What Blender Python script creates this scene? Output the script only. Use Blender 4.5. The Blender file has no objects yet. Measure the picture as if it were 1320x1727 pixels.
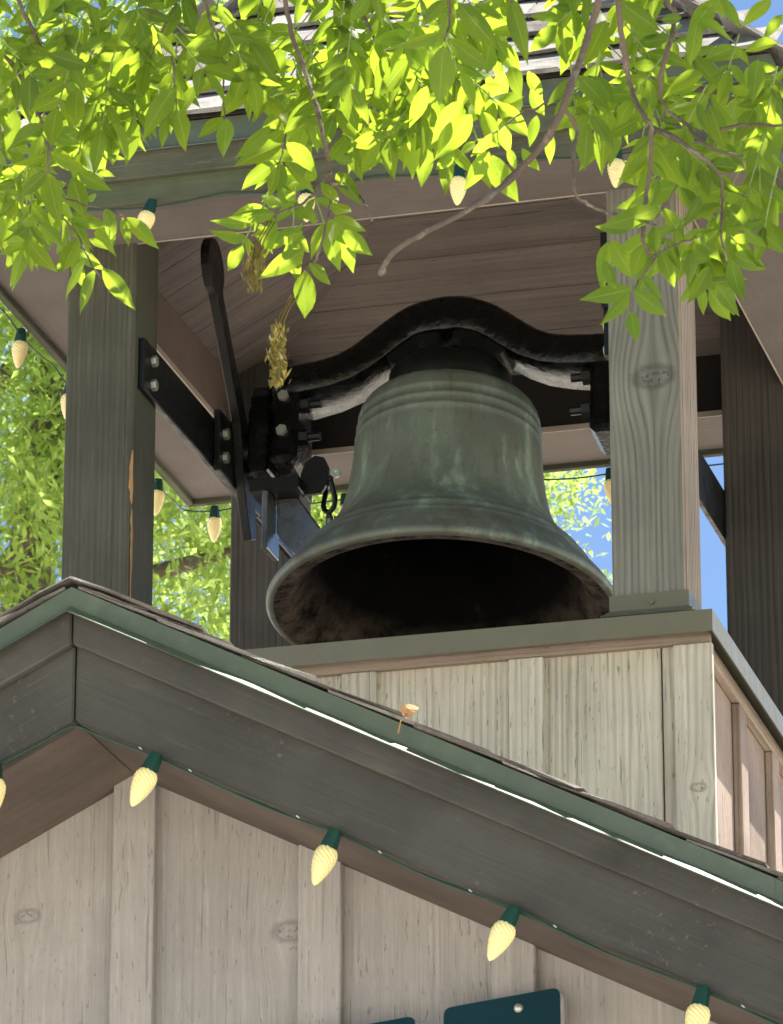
import bpy, bmesh, math, random
from mathutils import Vector as V, Matrix
random.seed(7)
S = bpy.context.scene
COL = S.collection
R = math.radians

# ------------------------------------------------------------------ camera, sky, sun, exposure
CAM = V((2.3325, -8.9209, -2.8913)); YAW = .268419; PITCH = .351409; FPX = 8210.
cam = bpy.data.cameras.new('camera'); co = bpy.data.objects.new('camera', cam); COL.objects.link(co)
co.location = CAM; co.rotation_euler = (math.pi/2 + PITCH, 0, YAW)
cam.sensor_fit = 'HORIZONTAL'; cam.sensor_width = 36; cam.lens = 36*FPX/1320; cam.clip_start = .05; cam.clip_end = 2000
S.camera = co
cam.dof.use_dof = True; cam.dof.focus_distance = 8.0; cam.dof.aperture_fstop = 42
S.render.resolution_x = 783; S.render.resolution_y = 1024
SUN = V((.23, .24, .943)).normalized()
w = bpy.data.worlds.new('World'); S.world = w; w.use_nodes = True
nt = w.node_tree; bg = nt.nodes['Background']
sky = nt.nodes.new('ShaderNodeTexSky'); sky.sky_type = 'NISHITA'; sky.sun_disc = False
sky.sun_elevation = math.asin(SUN.z); sky.sun_rotation = math.atan2(SUN.x, SUN.y)
sky.air_density = 1.0; sky.dust_density = 0; sky.ozone_density = 3.0; sky.altitude = 1200
nt.links.new(sky.outputs[0], bg.inputs[0]); bg.inputs[1].default_value = .055
sl = bpy.data.lights.new('sun', 'SUN'); sl.energy = 5.0; sl.angle = R(.5); sl.color = (1, .95, .87)
so = bpy.data.objects.new('sun', sl); COL.objects.link(so); so.rotation_euler = (-SUN).to_track_quat('-Z', 'Y').to_euler()
S.view_settings.view_transform = 'Standard'; S.view_settings.look = 'None'
S.view_settings.exposure = 1.82; S.view_settings.gamma = 1
S.render.engine = 'CYCLES'
S.cycles.max_bounces = 10; S.cycles.diffuse_bounces = 5; S.cycles.transmission_bounces = 6

# camera basis, only to turn measured sight lines into points of the place
FW = V((-math.sin(YAW)*math.cos(PITCH), math.cos(YAW)*math.cos(PITCH), math.sin(PITCH)))
RT = V((math.cos(YAW), math.sin(YAW), 0)); UP = RT.cross(FW)
def at(x, y, d): return CAM + (FW + RT*((x-660)/FPX) - UP*((y-863.5)/FPX))*d

# ------------------------------------------------------------------ materials
def nodes(name):
    m = bpy.data.materials.new(name); m.use_nodes = True
    t = m.node_tree; b = t.nodes['Principled BSDF']
    return m, t, b
class G:
    """tiny node graph helper"""
    def __init__(s, t): s.t = t
    def n(s, typ, **k):
        x = s.t.nodes.new('ShaderNode'+typ)
        for a, v in k.items(): setattr(x, a, v)
        return x
    def l(s, a, b): s.t.links.new(a, b)
    def put(s, sock, v):
        if hasattr(v, 'is_output') or isinstance(v, bpy.types.NodeSocket): s.l(v, sock)
        else: sock.default_value = v
    def m(s, op, a, b=None, c=None, clamp=False):
        x = s.n('Math', operation=op); x.use_clamp = clamp
        s.put(x.inputs[0], a)
        if b is not None: s.put(x.inputs[1], b)
        if c is not None: s.put(x.inputs[2], c)
        return x.outputs[0]
    def vm(s, op, a, b):
        x = s.n('VectorMath', operation=op); s.put(x.inputs[0], a); s.put(x.inputs[1], b); return x.outputs[0]
    def noise(s, vec, scale, detail=4, rough=.55, dist=0):
        x = s.n('TexNoise'); s.l(vec, x.inputs['Vector']); x.inputs['Scale'].default_value = scale
        x.inputs['Detail'].default_value = detail; x.inputs['Roughness'].default_value = rough; x.inputs['Distortion'].default_value = dist
        return x.outputs[0]
    def ramp(s, f, stops):
        x = s.n('ValToRGB'); e = x.color_ramp.elements
        while len(e) < len(stops): e.new(.5)
        for k, (p, c) in enumerate(stops): e[k].position = p; e[k].color = (*c, 1) if len(c) == 3 else c
        s.l(f, x.inputs[0]); return x.outputs[0]
    def mix(s, f, a, b, mode='MIX'):
        x = s.n('Mix', data_type='RGBA', blend_type=mode)
        s.put(x.inputs[0], f); s.put(x.inputs[6], a if not isinstance(a, tuple) else (*a, 1)); s.put(x.inputs[7], b if not isinstance(b, tuple) else (*b, 1))
        return x.outputs[2]
    def mr(s, v, a, b, c=0, d=1):
        x = s.n('MapRange'); s.l(v, x.inputs[0])
        for i, k in enumerate((a, b, c, d)): x.inputs[1+i].default_value = k
        return x.outputs[0]
    def bump(s, h, strength, dist=.01, prev=None):
        x = s.n('Bump'); x.inputs['Strength'].default_value = strength; x.inputs['Distance'].default_value = dist
        s.l(h, x.inputs['Height'])
        if prev is not None: s.l(prev, x.inputs['Normal'])
        return x.outputs[0]
    def objvec(s, rnd=True):
        tc = s.n('TexCoord'); v = tc.outputs['Object']
        if not rnd: return v
        oi = s.n('ObjectInfo'); c = s.n('CombineXYZ')
        for i, k in enumerate((37., 23., 11.)): s.l(s.m('MULTIPLY', oi.outputs['Random'], k), c.inputs[i])
        return s.vm('ADD', v, c.outputs[0])

def wood(name, base, dark, ring=90., ringamt=.35, fib=.5, blotch=.25, bump=.3, rough=.75, knot=None, crack=0., light=None, lightamt=0., vary=.12, spec=.3, stain=None, stainamt=0., warpamt=20., fs=240., chip=None, chipamt=0.):
    """painted or bare timber; grain runs along the object's own x axis"""
    m, t, b = nodes(name); g = G(t)
    raw = g.objvec(False); vec = g.objvec(True)
    sx = g.n('SeparateXYZ'); g.l(vec, sx.inputs[0])
    x, y, z = sx.outputs
    ks = None
    if knot:
        # lines of grain swerve round a knot at (along, across)
        s2 = g.n('SeparateXYZ'); g.l(raw, s2.inputs[0])
        dx = g.m('SUBTRACT', s2.outputs[0], knot[0]); dy = g.m('SUBTRACT', s2.outputs[1], knot[1])
        d2 = g.m('ADD', g.m('MULTIPLY', g.m('POWER', g.m('DIVIDE', dx, knot[2]*1.6), 2.), 1.), g.m('POWER', g.m('DIVIDE', dy, knot[2]), 2.))
        e = g.m('POWER', 2.718, g.m('MULTIPLY', d2, -.5))
        y = g.m('ADD', g.m('MULTIPLY', dy, g.m('SUBTRACT', 1., g.m('MULTIPLY', e, .85))), knot[1]); z = s2.outputs[2]
        dk = g.m('SQRT', g.m('ADD', g.m('POWER', g.m('DIVIDE', dx, knot[2]*.42), 2.), g.m('POWER', g.m('DIVIDE', dy, knot[2]*.7), 2.)))
        dk = g.m('ADD', dk, g.m('MULTIPLY', g.m('SUBTRACT', g.noise(raw, 60., 4, .65), .5), .9))
        ks = g.mr(dk, .75, 1.0, 1, 0); kr = g.m('MULTIPLY', g.mr(dk, .7, 1., 0, 1), g.mr(dk, 1.1, 1.6, 1, 0))
    def cvec(a, bb, c):
        cc = g.n('CombineXYZ'); g.l(g.m('MULTIPLY', x, a), cc.inputs[0]); g.l(g.m('MULTIPLY', y, bb), cc.inputs[1]); g.l(g.m('MULTIPLY', z, c), cc.inputs[2]); return cc.outputs[0]
    warp = g.noise(cvec(1.1, 10., 10.), 1., 3, .6)
    rv = g.m('ADD', g.m('ADD', g.m('MULTIPLY', y, ring*6.28), g.m('MULTIPLY', z, ring*6.28)), g.m('MULTIPLY', warp, warpamt))
    rg = g.mr(g.m('SINE', rv), -1, 1)
    rg = g.m('MULTIPLY', g.m('POWER', rg, 2.0), g.mr(g.noise(cvec(.8, 22., 22.), 1., 3), .3, .65, .25, 1.))
    fibn = g.noise(cvec(fs/50, fs, fs), 1., 5, .65)
    fibm = g.mr(fibn, .3, .75)
    f = g.m('ADD', g.m('MULTIPLY', rg, ringamt), g.m('MULTIPLY', fibm, fib))
    f = g.m('ADD', f, (1-ringamt-fib)*.5, clamp=True)
    col = g.mix(f, base, dark)
    bl = g.noise(vec, 5., 5, .6)
    col = g.mix(1., col, g.ramp(bl, [(.25, (1-blotch,)*3), (.75, (1+blotch*.6,)*3)]), 'MULTIPLY')
    bl2 = g.noise(cvec(6., 110., 110.), 1., 6, .75)
    if light:
        col = g.mix(g.m('MULTIPLY', g.mr(bl2, .56, .66), lightamt), col, light)
    if stain:
        col = g.mix(g.m('MULTIPLY', g.mr(g.noise(vec, 2.6, 4, .6), .5, .68), stainamt), col, stain)
    if crack:
        cr = g.noise(cvec(3.5, 150., 150.), 1., 3, .5)
        sp = g.noise(cvec(34., 190., 190.), 1., 4, .6)
        crm = g.m('MAXIMUM', g.mr(cr, .67, .69), g.mr(sp, .645, .68))
        col = g.mix(g.m('MULTIPLY', crm, crack), col, tuple(c*.25 for c in dark))
    if chip:
        ch = g.m('MULTIPLY', g.mr(g.noise(vec, 75., 6, .7), .60, .66), g.mr(g.noise(vec, 4.5, 3, .5), .48, .62))
        col = g.mix(g.m('MULTIPLY', ch, chipamt), col, chip)
    if ks is not None:
        col = g.mix(g.m('MULTIPLY', kr, .5), col, tuple(c*.5 for c in dark))
        kc = g.m('MULTIPLY', ks, g.mr(g.noise(raw, 130., 3, .6), .52, .6))
        col = g.mix(g.m('MULTIPLY', ks, .25), col, dark); col = g.mix(g.m('MULTIPLY', kc, .6), col, tuple(c*.35 for c in dark))
    oi = g.n('ObjectInfo')
    col = g.mix(1., col, g.ramp(oi.outputs['Random'], [(0, (1-vary,)*3), (1, (1+vary,)*3)]), 'MULTIPLY')
    g.l(col, b.inputs['Base Color'])
    b.inputs['Roughness'].default_value = rough; b.inputs['Specular IOR Level'].default_value = spec
    h = g.m('ADD', g.m('MULTIPLY', rg, -ringamt), g.m('MULTIPLY', fibm, -fib))
    if crack: h = g.m('ADD', h, g.m('MULTIPLY', crm, -1.5*crack))
    bp = g.bump(h, bump, .004)
    bp = g.bump(g.noise(vec, 90., 4), bump*.5, .003, bp)
    g.l(bp, b.inputs['Normal'])
    return m

def metal_paint(name, base, rough=.45, var=.15, dirt=None, dirtamt=0., bump=.05, bscale=60., metallic=0., spec=.5, coat=0.):
    m, t, b = nodes(name); g = G(t); v = g.objvec(True)
    n1 = g.noise(v, 7., 5, .6); col = g.mix(1., (*base,), g.ramp(n1, [(.25, (1-var,)*3), (.75, (1+var,)*3)]), 'MULTIPLY')
    if dirt: col = g.mix(g.m('MULTIPLY', g.mr(g.noise(v, 23., 6, .7), .52, .68), dirtamt), col, dirt)
    g.l(col, b.inputs['Base Color']); b.inputs['Metallic'].default_value = metallic
    g.l(g.mr(g.noise(v, 31., 4), .3, .7, rough-.1, rough+.12), b.inputs['Roughness'])
    b.inputs['Specular IOR Level'].default_value = spec; b.inputs['Coat Weight'].default_value = coat
    g.l(g.bump(g.noise(v, bscale, 4, .6), bump, .004), b.inputs['Normal'])
    return m

def bell_bronze():
    m, t, b = nodes('bell_bronze'); g = G(t); v = g.objvec(False)
    s = g.n('SeparateXYZ'); g.l(v, s.inputs[0]); x, y, z = s.outputs
    c = g.n('CombineXYZ'); g.l(g.m('MULTIPLY', x, 26.), c.inputs[0]); g.l(g.m('MULTIPLY', y, 26.), c.inputs[1]); g.l(g.m('MULTIPLY', z, 3.2), c.inputs[2])
    streak = g.noise(c.outputs[0], 1., 6, .65)
    c2 = g.n('CombineXYZ'); g.l(g.m('MULTIPLY', x, 9.), c2.inputs[0]); g.l(g.m('MULTIPLY', y, 9.), c2.inputs[1]); g.l(g.m('MULTIPLY', z, 5.), c2.inputs[2])
    big = g.noise(c2.outputs[0], 1., 4, .6)
    fine = g.noise(v, 75., 6, .75)
    col = g.ramp(big, [(.3, (.142, .150, .118)), (.48, (.150, .182, .148)), (.62, (.188, .230, .188)), (.75, (.160, .168, .130))])
    pat = g.m('MULTIPLY', g.mr(streak, .52, .64), g.mr(big, .42, .56))
    col = g.mix(g.m('MULTIPLY', pat, .55), col, (.38, .50, .40))
    col = g.mix(g.m('MULTIPLY', g.mr(streak, .45, .30), .6), col, (.085, .060, .034))
    col = g.mix(g.m('MULTIPLY', g.mr(fine, .60, .70), .55), col, (.27, .36, .28))
    col = g.mix(g.m('MULTIPLY', g.mr(fine, .42, .32), .55), col, (.06, .062, .045))
    lipm = g.mr(z, .155, .02, 0, 1)
    col = g.mix(g.m('MULTIPLY', g.m('MULTIPLY', lipm, g.mr(g.noise(v, 18., 5, .7), .4, .65)), .55), col, (.155, .115, .075))
    g.l(col, b.inputs['Base Color'])
    g.l(g.mr(fine, .3, .7, .42, .7), b.inputs['Roughness']); b.inputs['Metallic'].default_value = .25
    b.inputs['Specular IOR Level'].default_value = .45
    bp = g.bump(g.noise(v, 45., 6, .65), .18, .004); bp = g.bump(fine, .12, .002, bp); g.l(bp, b.inputs['Normal'])
    return m
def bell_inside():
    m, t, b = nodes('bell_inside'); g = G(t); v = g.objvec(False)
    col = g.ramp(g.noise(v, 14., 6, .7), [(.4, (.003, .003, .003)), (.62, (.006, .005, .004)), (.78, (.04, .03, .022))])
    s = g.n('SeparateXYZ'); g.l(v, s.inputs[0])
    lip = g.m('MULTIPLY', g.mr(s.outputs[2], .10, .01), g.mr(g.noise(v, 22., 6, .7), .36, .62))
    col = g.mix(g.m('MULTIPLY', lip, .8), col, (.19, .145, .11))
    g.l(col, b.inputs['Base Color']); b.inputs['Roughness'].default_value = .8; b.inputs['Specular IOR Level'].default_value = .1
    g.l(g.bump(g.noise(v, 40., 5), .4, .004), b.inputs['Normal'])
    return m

def leafmat(name, d1, d2, tr, trw=.5, uv=True):
    m, t, b = nodes(name); g = G(t); out = t.nodes['Material Output']
    oi = g.n('ObjectInfo'); geo = g.n('NewGeometry')
    tc = g.n('TexCoord'); s = g.n('SeparateXYZ'); g.l(tc.outputs['UV'], s.inputs[0]); u, v, _ = s.outputs
    rnd = g.m('FRACT', g.m('ADD', oi.outputs['Random'], geo.outputs['Random Per Island']))
    col = g.mix(rnd, d1, d2)
    trc = g.mix(rnd, tuple(c*.8 for c in tr), tuple(min(1, c*1.12) for c in tr))
    nv = g.noise(tc.outputs['Object'], 30., 4, .6)
    col = g.mix(1., col, g.ramp(nv, [(.3, (.82,)*3), (.7, (1.15,)*3)]), 'MULTIPLY')
    if uv:
        av = g.m('ABSOLUTE', v)
        mid = g.mr(av, .035, .06, 1, 0)
        lat = g.m('SINE', g.m('ADD', g.m('MULTIPLY', u, 58.), g.m('MULTIPLY', av, -24.)))
        latm = g.m('MULTIPLY', g.mr(lat, .86, 1., 0, 1), .35)
        vn = g.m('MAXIMUM', mid, latm)
        col = g.mix(g.m('MULTIPLY', vn, .55), col, (.24, .34, .08)); trc = g.mix(g.m('MULTIPLY', vn, .35), trc, (.62, .72, .22))
        g.l(g.bump(g.m('MULTIPLY', vn, -1.), .3, .002), b.inputs['Normal'])
    if uv:
        spt = g.m('MULTIPLY', g.mr(g.noise(g.objvec(True), 13., 3, .6), .66, .70), .55)
        col = g.mix(spt, col, (.10, .075, .02)); trc = g.mix(spt, trc, (.20, .16, .03))
    g.l(col, b.inputs['Base Color']); b.inputs['Roughness'].default_value = .5; b.inputs['Specular IOR Level'].default_value = .35
    tn = g.n('BsdfTranslucent'); g.l(trc, tn.inputs[0])
    mx = g.n('MixShader'); mx.inputs[0].default_value = trw
    g.l(b.outputs[0], mx.inputs[1]); g.l(tn.outputs[0], mx.inputs[2]); g.l(mx.outputs[0], out.inputs[0])
    return m

def bulbmat():
    m, t, b = nodes('bulb_plastic'); g = G(t); v = g.objvec(False)
    s = g.n('SeparateXYZ'); g.l(v, s.inputs[0])
    b.inputs['Base Color'].default_value = (.80, .68, .34, 1); b.inputs['Roughness'].default_value = .22
    b.inputs['Subsurface Weight'].default_value = .5; b.inputs['Subsurface Radius'].default_value = (.02, .016, .006); b.inputs['Subsurface Scale'].default_value = .5
    b.inputs['Emission Color'].default_value = (1, .80, .30, 1); oi = g.n('ObjectInfo'); g.l(g.mr(oi.outputs['Random'], 0, 1, .025, .06), b.inputs['Emission Strength'])
    return m

M = {}
M['post'] = wood('post_paint', (.098, .097, .070), (.040, .039, .029), ring=90, ringamt=.32, fib=.6, warpamt=10., fs=170., chip=(.2, .18, .14), chipamt=.3, blotch=.3, bump=.55, light=(.17, .165, .13), lightamt=.35, rough=.7)
M['postknot'] = wood('post_paint_knot', (.240, .236, .198), (.078, .077, .064), ring=85, ringamt=.45, fib=.5, warpamt=10., fs=170., blotch=.22, bump=.7, knot=(.49, .016, .045), light=(.26, .25, .2), lightamt=.35, rough=.7)
M['postback'] = wood('post_paint_back', (.105, .094, .080), (.040, .036, .031), ring=70, ringamt=.4, fib=.5, fs=170., warpamt=10., blotch=.3, bump=.5, rough=.7)
M['peel'] = wood('peeled_post_side', (.34, .27, .20), (.055, .05, .042), ring=75, ringamt=.75, fib=.2, blotch=.3, bump=.9, rough=.85)
M['bare'] = wood('bare_sliver', (.52, .30, .13), (.34, .18, .08), ring=120, ringamt=.3, fib=.5, bump=.4)
M['ceil'] = wood('ceiling_stain', (.205, .168, .148), (.088, .071, .063), ring=16, ringamt=.22, fib=.55, blotch=.16, bump=.35, crack=.5, light=(.25, .21, .185), lightamt=.3, warpamt=12., fs=95.)
M['soffit'] = wood('soffit_stain', (.162, .136, .122), (.115, .096, .086), ring=40, ringamt=.1, fib=.4, blotch=.22, bump=.3, crack=.15)
M['edge'] = wood('bare_lit_edge', (.50, .44, .37), (.36, .30, .25), ring=60, ringamt=.1, fib=.4, bump=.2)  # bare edge, with caught bounce light put into the pale colour
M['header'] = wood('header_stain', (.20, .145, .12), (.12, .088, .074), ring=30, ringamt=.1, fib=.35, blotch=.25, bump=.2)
M['headershade'] = wood('header_stain_shaded', (.022, .018, .016), (.012, .010, .010), ring=30, ringamt=.1, fib=.35, bump=.2)  # header copy for the back side, its shade put into a near-black colour
M['fascia'] = wood('fascia_paint', (.080, .077, .066), (.058, .056, .049), ring=34, ringamt=.16, fib=.3, blotch=.42, bump=.3, light=(.22, .20, .18), lightamt=.12, chip=(.30, .27, .23), chipamt=.35, stain=(.055, .05, .045), stainamt=.5, rough=.62)
M['fasciat'] = wood('tower_fascia_paint', (.118, .116, .078), (.062, .064, .042), ring=40, ringamt=.2, fib=.4, blotch=.4, bump=.35, light=(.20, .21, .15), lightamt=.45, stain=(.11, .15, .07), stainamt=.55)
M['gsoffit'] = wood('gable_soffit_paint', (.145, .112, .094), (.09, .07, .06), ring=30, ringamt=.2, fib=.4, blotch=.4, bump=.3, stain=(.07, .056, .05), stainamt=.6)
def wallwood(name, knot=None): return wood(name, (.455, .430, .398), (.285, .266, .245), ring=45, ringamt=.12, fib=.5, blotch=.18, bump=.8, crack=.28, light=(.57, .54, .49), lightamt=.35, fs=150., chip=(.20,.17,.145), chipamt=.22, vary=.05, rough=.8, knot=knot)
M['wall'] = wallwood('wall_paint'); M['wallk-1'] = wallwood('wall_paint_knot', (.44, -.0255, .022)); M['wallk0'] = wallwood('wall_paint_knot_edge', (.387, .092, .030))
M['siding'] = wood('weathered_siding', (.66, .615, .515), (.26, .232, .186), ring=70, ringamt=.40, fib=.5, fs=150., blotch=.22, bump=.7, crack=.5, light=(.74, .69, .59), lightamt=.3, stain=(.36, .27, .22), stainamt=.35, vary=.07, rough=.85)
M['sidingknot'] = wood('weathered_siding_knot', (.66, .615, .515), (.26, .232, .186), ring=70, ringamt=.42, fib=.5, fs=150., blotch=.2, bump=.7, crack=.4, knot=(-.328, .006, .017), rough=.85)
M['trim'] = wood('weathered_trim', (.42, .345, .275), (.23, .18, .14), ring=70, ringamt=.3, fib=.4, blotch=.25, bump=.6, crack=.3, rough=.85)
M['sidewall'] = wood('pinkish_side_board', (.46, .36, .29), (.20, .155, .125), ring=80, ringamt=.3, fib=.45, blotch=.3, bump=.7, crack=.4, stain=(.14, .11, .09), stainamt=.6, rough=.85)
M['drip'] = metal_paint('drip_edge_green', (.090, .112, .078), rough=.38, var=.12, dirt=(.17, .20, .13), dirtamt=.3, bump=.04)
M['cap'] = metal_paint('cap_flashing_green', (.145, .136, .094), rough=.42, var=.1, dirt=(.20, .19, .15), dirtamt=.25, bump=.04)
M['iron'] = metal_paint('black_iron', (.0035, .0035, .0035), rough=.24, var=.3, bump=.55, bscale=48., spec=.36)
M['steel'] = metal_paint('black_steel', (.005, .005, .005), rough=.42, var=.3, bump=.12, spec=.35)
M['greysteel'] = metal_paint('bare_steel', (.20, .20, .21), rough=.28, var=.2, bump=.05, metallic=.7)
M['bolt'] = metal_paint('zinc_bolt', (.45, .47, .43), rough=.35, var=.2, bump=.1, metallic=.6)
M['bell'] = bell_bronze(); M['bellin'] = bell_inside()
M['crown'] = metal_paint('crown_dark_bronze', (.004, .005, .0045), rough=.5, var=.4, dirt=(.016, .017, .014), dirtamt=.4, bump=.3, spec=.2)
M['shingle'] = metal_paint('asphalt_shingle', (.27, .255, .235), rough=.95, var=.35, dirt=(.10, .095, .085), dirtamt=.6, bump=.9, bscale=260., spec=.2)
M['shingled'] = metal_paint('asphalt_shingle_dark', (.15, .135, .12), rough=.95, var=.4, dirt=(.30, .27, .25), dirtamt=.5, bump=.9, bscale=200., spec=.2)
M['bulb'] = bulbmat()
M['socket'] = metal_paint('green_socket', (.008, .048, .034), rough=.4, var=.2, bump=.05)
M['sign'] = metal_paint('teal_sign_paint', (.003, .028, .040), rough=.5, var=.15, bump=.03, spec=.15)
M['signedge'] = metal_paint('sign_edge_pale', (.55, .58, .62), rough=.5, var=.1)
M['bark'] = metal_paint('bark_brown', (.12, .095, .075), rough=.9, var=.35, dirt=(.32, .29, .25), dirtamt=.6, bump=1., bscale=120., spec=.2)
M['leaf'] = leafmat('leaf_green', (.032, .070, .010), (.060, .105, .015), (.40, .55, .03), .56)
M['leafsunny'] = leafmat('leaf_green_sunny', (.045, .105, .012), (.075, .145, .018), (.50, .68, .04), .60)  # brighter copy of the leaf: sunlight put into the colour of chosen clusters
M['leafbg'] = leafmat('leaf_distant', (.07, .135, .025), (.20, .29, .06), (.52, .68, .14), .52, uv=False)
M['leafdry'] = leafmat('leaf_dry', (.10, .085, .02), (.17, .13, .03), (.35, .28, .06), .35, uv=False)
M['petiole'] = metal_paint('green_stalk', (.17, .24, .06), rough=.6, var=.2)
M['ground'] = metal_paint('pale_paving', (.44, .40, .335), rough=.9, var=.12, bump=.3, bscale=20.)
M['dark'] = metal_paint('deck_dark', (.05, .045, .04), rough=.9)

# ------------------------------------------------------------------ mesh and object helpers
WM = {}
def root(name, loc, label, cat, group=None, rot=None):
    o = bpy.data.objects.new(name, None); COL.objects.link(o); o.empty_display_size = .1
    m = Matrix.Translation(V(loc)) @ (rot.to_4x4() if rot else Matrix()); o.matrix_world = m; WM[o] = m
    o['label'] = label; o['category'] = cat
    if group: o['group'] = group
    return o
def link(name, me, parent, Mw):
    o = bpy.data.objects.new(name, me); COL.objects.link(o); WM[o] = Mw
    if parent is not None:
        o.parent = parent; o.matrix_basis = WM[parent].inverted() @ Mw
    else: o.matrix_basis = Mw
    return o
def frame(d, up, org):
    x = V(d).normalized(); z = x.cross(V(up)).normalized(); y = z.cross(x)
    return Matrix.Translation(V(org)) @ Matrix((x, y, z)).transposed().to_4x4()
def mkw(name, vs, fs, mat, parent=None, fr=None, smooth=False, bevel=0., fix=True, mats=None, fmat=None):
    """mesh from world-space vertices, stored in the frame fr (grain along its x axis)"""
    fr = fr or Matrix(); inv = fr.inverted()
    bm = bmesh.new(); bv = [bm.verts.new(inv @ V(v)) for v in vs]
    for i, f in enumerate(fs):
        try:
            q = bm.faces.new([bv[k] for k in f])
            if fmat: q.material_index = fmat(i)
        except ValueError: pass
    if fix: bmesh.ops.recalc_face_normals(bm, faces=bm.faces)
    if bevel: bmesh.ops.bevel(bm, geom=list(bm.edges), offset=bevel, segments=1, affect='EDGES')
    me = bpy.data.meshes.new(name); bm.to_mesh(me); bm.free()
    for mm in (mats or [mat]): me.materials.append(mm)
    if smooth:
        for p in me.polygons: p.use_smooth = True
    return link(name, me, parent, fr)
BF = [(0,1,2,3), (7,6,5,4), (0,4,5,1), (1,5,6,2), (2,6,7,3), (3,7,4,0)]
def prism(name, poly, ext, mat, parent=None, fr=None, bevel=0., smooth=False):
    n = len(poly); vs = [V(p) for p in poly] + [V(p)+V(ext) for p in poly]
    fs = [tuple(range(n)), tuple(range(2*n-1, n-1, -1))] + [(i, (i+1) % n, n+(i+1) % n, n+i) for i in range(n)]
    return mkw(name, vs, fs, mat, parent, fr, smooth, bevel)
def box(name, a, b, mat, parent=None, grain='z', bevel=.0015):
    (x0, y0, z0), (x1, y1, z1) = a, b
    vs = [(x0,y0,z0),(x1,y0,z0),(x1,y1,z0),(x0,y1,z0),(x0,y0,z1),(x1,y0,z1),(x1,y1,z1),(x0,y1,z1)]
    c = V(((x0+x1)/2, (y0+y1)/2, (z0+z1)/2))
    fr = {'z': frame((0,0,1), (1,0,0), c), 'x': frame((1,0,0), (0,0,1), c), 'y': frame((0,1,0), (0,0,1), c)}[grain]
    return mkw(name, vs, BF, mat, parent, fr, False, bevel)
def tube_data(pts, rad, n=8, cap=True):
    pts = [V(p) for p in pts]; vs = []; fs = []; prev = None
    for i, p in enumerate(pts):
        d = (pts[min(i+1, len(pts)-1)] - pts[max(i-1, 0)]).normalized()
        if prev is None: a = d.orthogonal().normalized()
        else: a = (prev - d*prev.dot(d)).normalized()
        prev = a; bb = d.cross(a); r = rad[i] if hasattr(rad, '__len__') else rad
        for k in range(n):
            t = 2*math.pi*k/n; vs.append(p + (a*math.cos(t)+bb*math.sin(t))*r)
    for i in range(len(pts)-1):
        for k in range(n): fs.append((i*n+k, i*n+(k+1) % n, (i+1)*n+(k+1) % n, (i+1)*n+k))
    if cap: fs += [tuple(range(n-1, -1, -1)), tuple((len(pts)-1)*n+k for k in range(n))]
    return vs, fs
def tube(name, pts, rad, mat, parent=None, n=8, fr=None):
    v, f = tube_data(pts, rad, n); return mkw(name, v, f, mat, parent, fr, True)
def lathe_data(prof, n=64):
    vs = []; fs = []
    for r, h in prof:
        for k in range(n): t = 2*math.pi*k/n; vs.append(V((r*math.cos(t), r*math.sin(t), h)))
    for i in range(len(prof)-1):
        for k in range(n): fs.append((i*n+k, i*n+(k+1) % n, (i+1)*n+(k+1) % n, (i+1)*n+k))
    return vs, fs
def smooth_path(pts, k=4):
    pts = [V(p) for p in pts]; out = []
    for i in range(len(pts)-1):
        p0, p1, p2, p3 = pts[max(i-1,0)], pts[i], pts[i+1], pts[min(i+2,len(pts)-1)]
        for j in range(k):
            t = j/k; out.append(.5*((2*p1)+(p2-p0)*t+(2*p0-5*p1+4*p2-p3)*t*t+(3*p1-p0-3*p2+p3)*t**3))
    out.append(pts[-1]); return out
def bolt(p, axis, parent, r=.011, h=.009, mat='bolt'):
    a = V(axis).normalized(); p = V(p)
    v, f = tube_data([p, p+a*h], r, 6); o = mkw('bolt', v, f, M[mat], parent, None, False, .0008); return o

GZ = CAM.z - 1.6
# ------------------------------------------------------------------ ground
gr = mkw('ground', [(-900,-900,GZ),(900,-900,GZ),(900,900,GZ),(-900,900,GZ)], [(0,1,2,3)], M['ground']); gr['kind'] = 'structure'

# ------------------------------------------------------------------ lower gabled building
RX, PIT = .12, .503
YG, YW = -2.60, -2.30
def gz(x, z0): return z0 - PIT*abs(x-RX)
house = root('gabled_building', (RX, YW, GZ), 'taupe board and batten building with dark gable fascia below the bell tower', 'building')
XL, XR = RX-1.9, RX+1.9
wl = prism('wall', [(XL+.3, YW+.03, GZ), (XR-.3, YW+.03, GZ), (XR-.3, YW+.03, gz(XR-.3, -.75)), (RX, YW+.03, -.75), (XL+.3, YW+.03, gz(XL+.3, -.75))], (0, 4.6, 0), M['wall'], house, frame((0,0,1), (1,0,0), (0,0,0)))
bw = .289
bx0 = .120
def top_poly(x0, x1, z0, zb):
    p = [(x0, gz(x0, z0))]
    if x0 < RX < x1: p.append((RX, gz(RX, z0)))
    return p + [(x1, gz(x1, z0)), (x1, zb), (x0, zb)]
ks = range(-5, 6)
for k in ks:
    xc = bx0 + k*bw
    a, b = xc+.004, xc+bw-.004
    a, b = max(a, XL+.3), min(b, XR-.3)
    if b-a > .03: prism('siding_board', [(x, YW, z) for x, z in top_poly(a, b, -.757, -3.2)], (0, .022, 0), M.get('wallk%d' % k, M['wall']), wl, frame((0,0,1), (1,0,0), ((a+b)/2, YW, -1.4)), .0015)
    jx = random.uniform(-.002, .002)
    a, b = max(xc-.0325+jx, XL+.3), min(xc+.0325+jx, XR-.3)
    if b-a > .02: prism('batten', [(x, YW-.020, z) for x, z in top_poly(a, b, -.757, -3.2)], (0, .0195, 0), M['wall'], wl, frame((0,0,1), (1,0,0), ((a+b)/2, YW, -1.4)), .002)
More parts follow.
